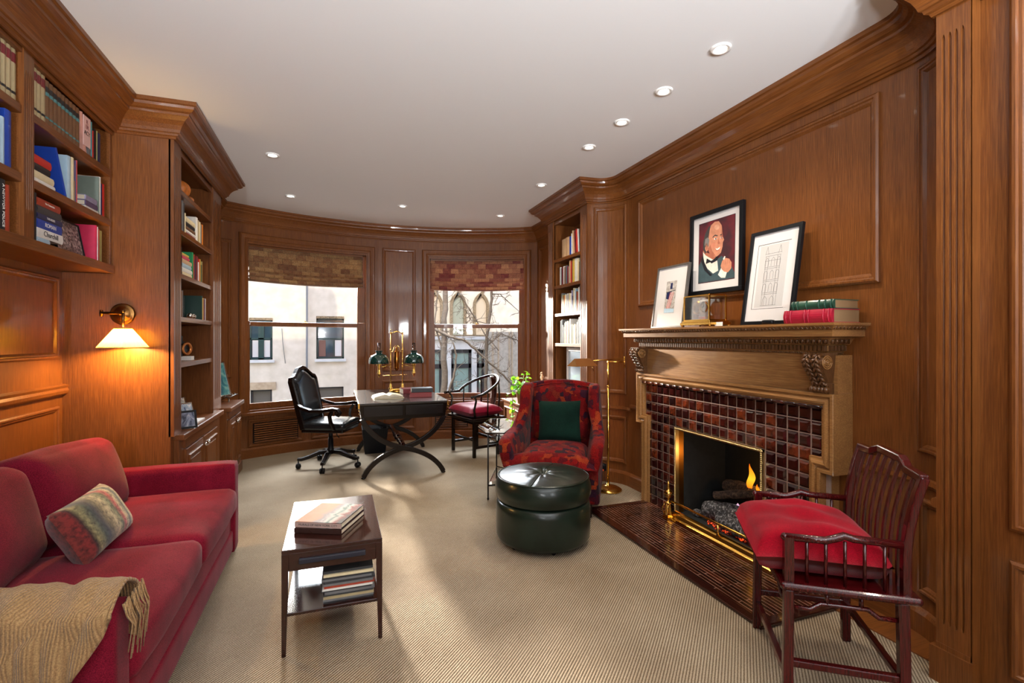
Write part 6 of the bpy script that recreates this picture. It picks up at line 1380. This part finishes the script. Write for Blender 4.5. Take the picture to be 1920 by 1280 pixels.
f = MB(); f.tube([(.048 + .044 * math.cos(a / 5), -.14 + .044 * math.sin(a / 5), -.094) for a in range(33)], .004, 6); f.tube([(.048 + .127 * math.cos(a / 5), -.14 + .127 * math.sin(a / 5), -.211) for a in range(33)], .003, 6); f.tube([(.004, -.14, -.094), (.092, -.14, -.094)], .002, 4); f.build('shade_trim', plain('shade_trim', (214, 160, 80), .7), wl)
m, t, b = nmat('warm_bulb'); b.inputs['Emission Color'].default_value = (1, .7, .35, 1); b.inputs['Emission Strength'].default_value = 12
MB().ball((.048, -.14, -.135), .018, 12, (1, 1, 1.5)).build('bulb', m, wl)
lamp('wall_lamp_light', 'POINT', (-1.237, 3.65, 1.375), 32, (1, .62, .22), shadow_soft_size=.03)

# ---- plant, figurine and books on the right low cabinet
pp = thing('potted_vine', 'bright green trailing vine in a pot by the right bay window', 'plant', (2.07, 5.42, .6305))
MB().lathe([(0, 0), (.055, 0), (.075, .12), (.08, .125), (.08, .14), (.07, .14), (.066, .12), (0, .12)], 24).build('pot', plain('terracotta_pot', (168, 120, 84), .7), pp)
lf = nmat('vine_leaf'); m, t, b = lf; setp(b, rough=.4); b.inputs['Base Color'].default_value = lin((104, 172, 40)); tl = t.nodes.new('ShaderNodeBsdfTranslucent'); tl.inputs[0].default_value = lin((150, 220, 50)); mx = t.nodes.new('ShaderNodeMixShader'); mx.inputs[0].default_value = .4; t.links.new(b.outputs[0], mx.inputs[1]); t.links.new(tl.outputs[0], mx.inputs[2]); t.links.new(mx.outputs[0], t.nodes['Material Output'].inputs[0]); LEAF = m
f = MB(); g_l = MB(); rnd = random.Random(21)
def leaf(mb, p, d, s_, tw=0):
    d = Vector(d).normalized(); sd = d.cross(Vector((0, 0, 1))); sd = sd.normalized() if sd.length > .1 else Vector((1, 0, 0)); up = sd.cross(d); sd = (sd * math.cos(tw) + up * math.sin(tw)); up = sd.cross(d)
    pr = [(0, 0), (.12, .32), (.35, .42), (.65, .3), (.9, .1), (1, 0)]; vs = []
    for a, w_ in pr: c = p + d * a * s_ - up * .18 * s_ * a * a; vs += [c + sd * w_ * s_ + up * .10 * w_ * s_, c, c - sd * w_ * s_ + up * .10 * w_ * s_]
    mb.add(vs, [(3 * i + k, 3 * i + 3 + k, 3 * i + 4 + k, 3 * i + 1 + k) for i in range(5) for k in (0, 1)], True)
def vine(ps, r=.003):
    f.tube(ps, r, 5); ps = [Vector(p) for p in ps]
    for i in range(len(ps) - 1):
        for q in (0, .5):
            p = ps[i].lerp(ps[i + 1], q); d = Vector((rnd.uniform(-1, .6), rnd.uniform(-1, .4), rnd.uniform(-.6, .5))); leaf(g_l, p, d, rnd.uniform(.045, .075), rnd.uniform(-.5, .5))
for k in range(9):
    a = rnd.uniform(0, 2 * PI); h_ = rnd.uniform(.10, .26); vine([(0, 0, .12), (.04 * math.cos(a), .04 * math.sin(a), .12 + h_ * .5), (.09 * math.cos(a), .09 * math.sin(a), .12 + h_), (.13 * math.cos(a), .13 * math.sin(a), .12 + h_ * .9)])
vine([(0, 0, .13), (-.06, -.03, .20), (-.12, -.05, .16), (-.15, -.06, .06), (-.15, -.06, -.05), (-.145, -.07, -.15), (-.15, -.06, -.24)]); vine([(0, 0, .13), (-.05, -.06, .18), (-.13, -.08, .10), (-.16, -.08, 0), (-.16, -.09, -.10), (-.15, -.08, -.17)]); vine([(0, 0, .13), (-.08, .0, .18), (-.17, .01, .12), (-.21, .0, .05)])
f.build('stems', plain('vine_stem', (120, 120, 50), .7), pp); o = g_l.build('leaves', LEAF, pp, fixn=False)
zc = .6305
for k, (c, tt_, sx_) in enumerate([('white', .018, .30), ('pale_blue', .016, .30), ('white', .022, .29), ('grey', .014, .28), ('white', .020, .29), ('rust', .016, .27), ('cream', .018, .27), ('maroon', .012, .26)]):
    f = MB(); f.box(-sx_ / 2, sx_ / 2, -.11, .11, 0, tt_); o = f.build('magazine', cm(c)); o.location = (2.40, 5.50, zc); o.rotation_euler = (0, 0, .1 * math.sin(k * 2.3)); zc += tt_ + .0004
    tag(o, '%s publication, %s from the bottom of the stack beside the potted vine' % (c.replace('_', ' '), ORD[k + 1]), 'magazine', 'stacked publications beside the vine')
fg = thing('figurine', 'small pale figurine on a dark plinth on top of the stacked publications', 'figurine', (2.36, 5.52, zc + .0005))
MB().lathe([(0, 0), (.03, 0), (.03, .01), (.024, .015), (.024, .05), (.03, .055), (.03, .065), (0, .065)], 16).build('plinth', WAL['z'], fg)
f = MB(); f.tube([(0, 0, .065), (.004, 0, .10), (-.004, 0, .14), (.002, 0, .17), (0, 0, .185)], [.014, .011, .014, .012, .006], 10); f.ball((0, 0, .20), .011, 10); f.tube([(.0, 0, .168), (.022, 0, .15), (.018, 0, .12)], [.005, .004, .003], 6); f.tube([(0, 0, .168), (-.02, 0, .18), (-.014, 0, .205)], [.005, .004, .003], 6); f.build('statue', plain('ivory', (226, 206, 170), .5), fg)
# ================================================================ outside
FY = 17.0
def stucco(name, a, b_, sc_=3): 
    m, t, b = nmat(name); setp(b, rough=.9); n = noise_tex(t, tex_coords(t, (1, 1, 1)), sc_, 4); n2 = noise_tex(t, tex_coords(t, (1, 1, 1)), 60, 2)
    t.links.new(ramp(t, n.outputs[0], [(.35, a), (.65, b_)]), b.inputs['Base Color']); return m
M['stucco'] = stucco('cream_stucco', (204, 196, 180), (220, 212, 198)); M['lint'] = stucco('beige_stone', (172, 152, 126), (190, 172, 146), 8); M['mottle'] = stucco('weathered_lintel', (92, 80, 60), (160, 140, 110), 40)
M['stone'] = stucco('grey_brick_render', (166, 160, 148), (190, 184, 172), 10); M['wht'] = stucco('white_render', (196, 200, 202), (216, 218, 216))
f = MB(); holes = [(-2.543, -1.888, .722, 1.95), (-.615, .23, .726, 2.03), (-2.50, -1.903, -.95, -.209), (-.615, .214, -.95, -.19)]
bd = thing('apartment_building', 'cream rendered house across the garden with dark green windows', 'building')
f = MB(); xs = sorted({-16, 18} | {h_[0] for h_ in holes} | {h_[1] for h_ in holes}); zs = sorted({-3.5, 13} | {h_[2] for h_ in holes} | {h_[3] for h_ in holes})
for a, b_ in zip(xs, xs[1:]):
    for c, d in zip(zs, zs[1:]):
        if not any(h_[0] - 1e-6 <= a and b_ <= h_[1] + 1e-6 and h_[2] - 1e-6 <= c and d <= h_[3] + 1e-6 for h_ in holes): f.add([(a, FY, c), (b_, FY, c), (b_, FY, d), (a, FY, d)], [(0, 1, 2, 3)])
f.box(-16, 18, FY + .3, FY + .6, -3.5, 13)
f.build('wall', M['stucco'], bd)
grn = plain('green_window_paint', (26, 58, 58), .4); gls = plain('dark_window', (44, 66, 78), .08, coat=.5); cur = plain('pale_curtain', (206, 206, 206), .8); brn = plain('brown_curtain', (120, 88, 78), .8)
for i, (x0, x1, z0, z1) in enumerate(holes):
    f = MB(); q = .05; f.box(x0, x0 + q, FY + .05, FY + .12, z0, z1); f.box(x1 - q, x1, FY + .05, FY + .12, z0, z1); f.box(x0, x1, FY + .05, FY + .12, z0, z0 + q); f.box(x0, x1, FY + .05, FY + .12, z1 - q, z1)
    if i < 2: f.box(x0, x1, FY + .05, FY + .12, 1.35, 1.40); 
    if i == 0: f.box((x0 + x1) / 2 - .08, (x0 + x1) / 2 + .08, FY + .05, FY + .12, z0, z1)
    if i == 1: f.box(x1 - .33, x1 - .30, FY + .06, FY + .12, z0, 1.4)
    wd = f.build('window', grn if i < 2 else cm('charcoal'), bd); bx('pane', gls if i < 2 else plain('screened_opening', (96, 92, 84), .8), x0, x1, FY + .10, FY + .11, z0, z1, wd)
    if i < 2:
        f = MB(); f.box(x0 - .04, x1 + .06, FY - .10, FY, z0 - .09, z0 - .01); f.build('sill', M['wht'], bd); f = MB(); f.box(x0, x1, FY - .04, FY, z1 + .0, z1 + .075); f.build('lintel', M['mottle'], bd)
        f = MB(); f.box(x0 + .08, x0 + .28, FY + .085, FY + .095, z0 + .08, 1.33); f.build('curtain', cur if i == 0 else brn, wd); f = MB(); f.box(x1 - .28, x1 - .08, FY + .085, FY + .095, z0 + .08, 1.33); f.build('curtain', cur, wd)
f = MB(); f.box(-2.56, -1.79, FY - .05, FY, -.21, .02); f.build('lintel', M['lint'], bd)
MB().tube([(-.89, FY - .10, -3.4), (-.89, FY - .10, 3.2)], .028, 8).build('drain_pipe', cm('grey'), bd)
MB().tube([(-1.62, FY - .03, 1.7), (-1.60, FY - .03, 1.3), (-1.52, FY - .03, .6)], .008, 6).build('cable', cm('grey'), bd)
def arch(x0, x1, z0, zs_, name='gothic_window'):
    xm = (x0 + x1) / 2; w_ = (x1 - x0); P_ = [(x0, z0)] + [(x0 + w_ * (1 - math.cos(a * PI / 3 / 8)) , zs_ + w_ * math.sin(a * PI / 3 / 8)) for a in range(0, 9)] ; P_ = [(x0, z0)] + [(x1 - w_ * math.cos(a * PI / 24), zs_ + w_ * math.sin(a * PI / 24)) for a in range(9)] + [(x0 + w_ * math.cos(a * PI / 24), zs_ + w_ * math.sin(a * PI / 24)) for a in range(8, -1, -1)] + [(x1, z0)]
    f = MB(); f.sweep(P_, [(-.05, -.0), (-.05, .08), (.05, .08), (.05, 0)], lambda a, b_, h: (a, FY - h, b_)); o = f.build(name, M['mottle'], bd)
    f = MB(); f.prism(P_, FY - .015, FY - .005, lambda a, b_, c: (a, c, b_)); f.build('pane', plain('leaded_panes', (150, 156, 140) if x0 < 4.3 and x0 > 3.4 else (198, 184, 160), .5), o)
    MB().box(x0, x1, FY - .03, FY - .015, (z0 + zs_) / 2 + .3, (z0 + zs_) / 2 + .33).build('glazing_bar', cm('grey'), o)
for x0 in (2.96, 3.80, 4.64): arch(x0, x0 + .49, .6, 2.55)
# lower white bay and grey wall
bb = thing('garden_extension', 'white rendered extension with tall green-tinted windows seen past the tree', 'building')
EY = 15.5
f = MB(); hs = [(2.5, 3.191, -1.6, 1.03), (3.469, 4.158, -1.6, 1.03), (4.32, 4.60, -1.6, 1.03)]; xs = [2.2, 2.5, 3.191, 3.469, 4.158, 4.32, 4.60, 4.70]
for a, b_ in zip(xs, xs[1:]):
    hole = any(abs(a - h_[0]) < 1e-6 for h_ in hs); f.box(a, b_, EY, EY + .3, 1.03 if hole else -3.4, 1.35)
f.build('wall', M['wht'], bb)
MB().box(2.15, 4.75, EY - .12, EY + .2, 1.35, 1.45).build('cornice', M['wht'], bb); MB().box(2.15, 4.7, EY - .05, EY + 1.4, 1.45, 1.50).build('flat_roof', M['mottle'], bb)
for (x0, x1, z0, z1) in hs:
    f = MB(); q = .09
    for a, b_, c, d in ((x0, x0 + q, z0, z1), (x1 - q, x1, z0, z1), (x0, x1, z1 - .12, z1), (x0, x1, .42, .56), (x0, x1, -.48, -.44)): f.box(a, b_, EY + .08, EY + .16, c, d)
    o = f.build('window', cm('charcoal'), bb); bx('pane', plain('pale_green_glass', (140, 166, 160), .15, coat=.4), x0, x1, EY + .12, EY + .14, z0, z1, o)
gw = thing('garden_wall', 'tall grey rendered wall with vertical seams at the right of the garden view', 'wall')
f = MB(); f.box(4.70, 9, EY - .3, EY, -3.4, 1.6); f.build('wall_face', M['stone'], gw)
f = MB()
for x in (4.76, 4.95, 5.32, 5.42): f.box(x, x + .03, EY - .33, EY - .3, -3.4, 1.6)
f.build('vertical_battens', M['lint'], gw)
# bare tree
tr_m = plain('grey_brown_bark', (92, 80, 66), .9, var=.35)
tree = thing('bare_tree', 'bare twiggy winter tree outside the right bay window', 'tree', (0, 0, 0)); f = MB(); tw = MB(); rnd = random.Random(9)
def branch(pts, r0, r1, twigs=0, L=.5):
    pts = [Vector(p) for p in pts]; P2 = []
    for i in range(len(pts) - 1):
        for q in range(5): P2.append(pts[i].lerp(pts[i + 1], q / 5) + Vector((rnd.uniform(-1, 1), 0, rnd.uniform(-1, 1))) * r0 * .35)
    P2.append(pts[-1]); n = len(P2); f.tube(P2, [r0 + (r1 - r0) * k / (n - 1) for k in range(n)], 7)
    for k in range(twigs):
        i = rnd.randrange(1, n - 1); p = P2[i]; d = (P2[i + 1] - P2[i - 1]).normalized(); a = Vector((rnd.uniform(-1, 1), rnd.uniform(-.4, .4), rnd.uniform(-.7, 1))).normalized(); d = (d * .5 + a).normalized(); l_ = L * rnd.uniform(.4, 1)
        q = [p]; 
        for s_ in range(4): d = (d + Vector((rnd.uniform(-.5, .5), rnd.uniform(-.2, .2), rnd.uniform(-.4, .4)))).normalized(); q.append(q[-1] + d * l_ / 4)
        tw.tube(q, [.007, .006, .005, .004, .002], 4)
        for s_ in (1, 2, 3):
            e = (d + Vector((rnd.uniform(-1.2, 1.2), 0, rnd.uniform(-1.2, 1.2)))).normalized(); tw.tube([q[s_], q[s_] + e * l_ * .3, q[s_] + e * l_ * .45 + Vector((0, 0, rnd.uniform(-.05, .05)))], [.005, .004, .002], 4)
branch([(2.30, 11, -3.4), (2.30, 11, .1), (2.30, 11, 1.5), (2.34, 11, 2.4), (2.30, 11, 4)], .085, .05, 12)
branch([(2.32, 11, -.1), (2.50, 10.9, .5), (2.56, 10.9, 1.0), (2.48, 10.9, 1.3)], .035, .015, 8)
branch([(3.10, 11.2, -3.4), (3.34, 11.2, .1), (3.36, 11.2, 1.3), (3.45, 11.2, 1.9), (3.50, 11.2, 2.6), (3.6, 11.2, 3.6)], .05, .025, 14)
branch([(2.02, 11, 1.62), (2.40, 10.9, 1.42), (2.75, 10.9, 1.35), (3.15, 10.9, 1.0), (3.6, 10.9, .6), (4.0, 10.9, .2), (4.35, 10.9, -.15)], .035, .018, 46, .42)
branch([(2.45, 11, 2.7), (2.75, 11, 2.28), (3.0, 11, 1.9), (3.25, 11, 1.5), (3.6, 11, 1.1)], .022, .010, 22)
branch([(3.48, 11.2, 2.45), (3.7, 11.2, 2.45), (4.0, 11.2, 2.2), (4.35, 11.2, 1.9)], .014, .005, 8, .3)
branch([(2.6, 11, 1.5), (2.9, 11, 1.82), (3.4, 11.1, 1.72), (3.9, 11.1, 1.62)], .012, .005, 10, .3)
branch([(3.36, 11.2, 1.2), (3.7, 11.1, 1.5), (4.1, 11.1, 1.35), (4.4, 11.1, 1.0)], .016, .007, 20, .35)
branch([(2.30, 11, 1.0), (2.08, 11, 1.7), (2.15, 11, 2.4), (2.0, 11, 2.9)], .02, .01, 12, .35)
f.build('branches', tr_m, tree); tw.build('twigs', tr_m, tree)
gr_ = MB().box(-20, 24, 7.5, 19, -3.6, -3.4); struct(gr_.build('ground', plain('garden_paving', (150, 146, 136), .9)))
# upper storeys of this house: they shade the garden and the lower part of the facade opposite
f = MB(); f.box(-6, 9, -6.5, 7.15, 3.15, 8.5); f.box(-3.66, -2.95, 6.5, 7.1, 8.5, 10.2); struct(f.build('exterior_upper_floors', plain('brownstone', (120, 84, 66), .9)))
f = MB().box(-25, 25, -26, -15, -3.5, 11); struct(f.build('exterior_sky_blocker', plain('blocker_brick', (128, 96, 80), .9)))  # unseen block added to screen the bright low sky from the rear window
f = MB().box(-25, 25, -15, -6.6, -3.6, -1.2); struct(f.build('ground', plain('street_asphalt', (96, 94, 92), .9)))
# all lettering to plain meshes
for o in [o for o in bpy.data.objects if o.type == 'FONT']:
    me = bpy.data.meshes.new_from_object(o); n_ = bpy.data.objects.new(o.name + '_', me); C.objects.link(n_); n_.parent = o.parent; n_.location = o.location; n_.rotation_euler = o.rotation_euler; n_.scale = o.scale
    nm = o.name; bpy.data.objects.remove(o, do_unlink=True); n_.name = nm
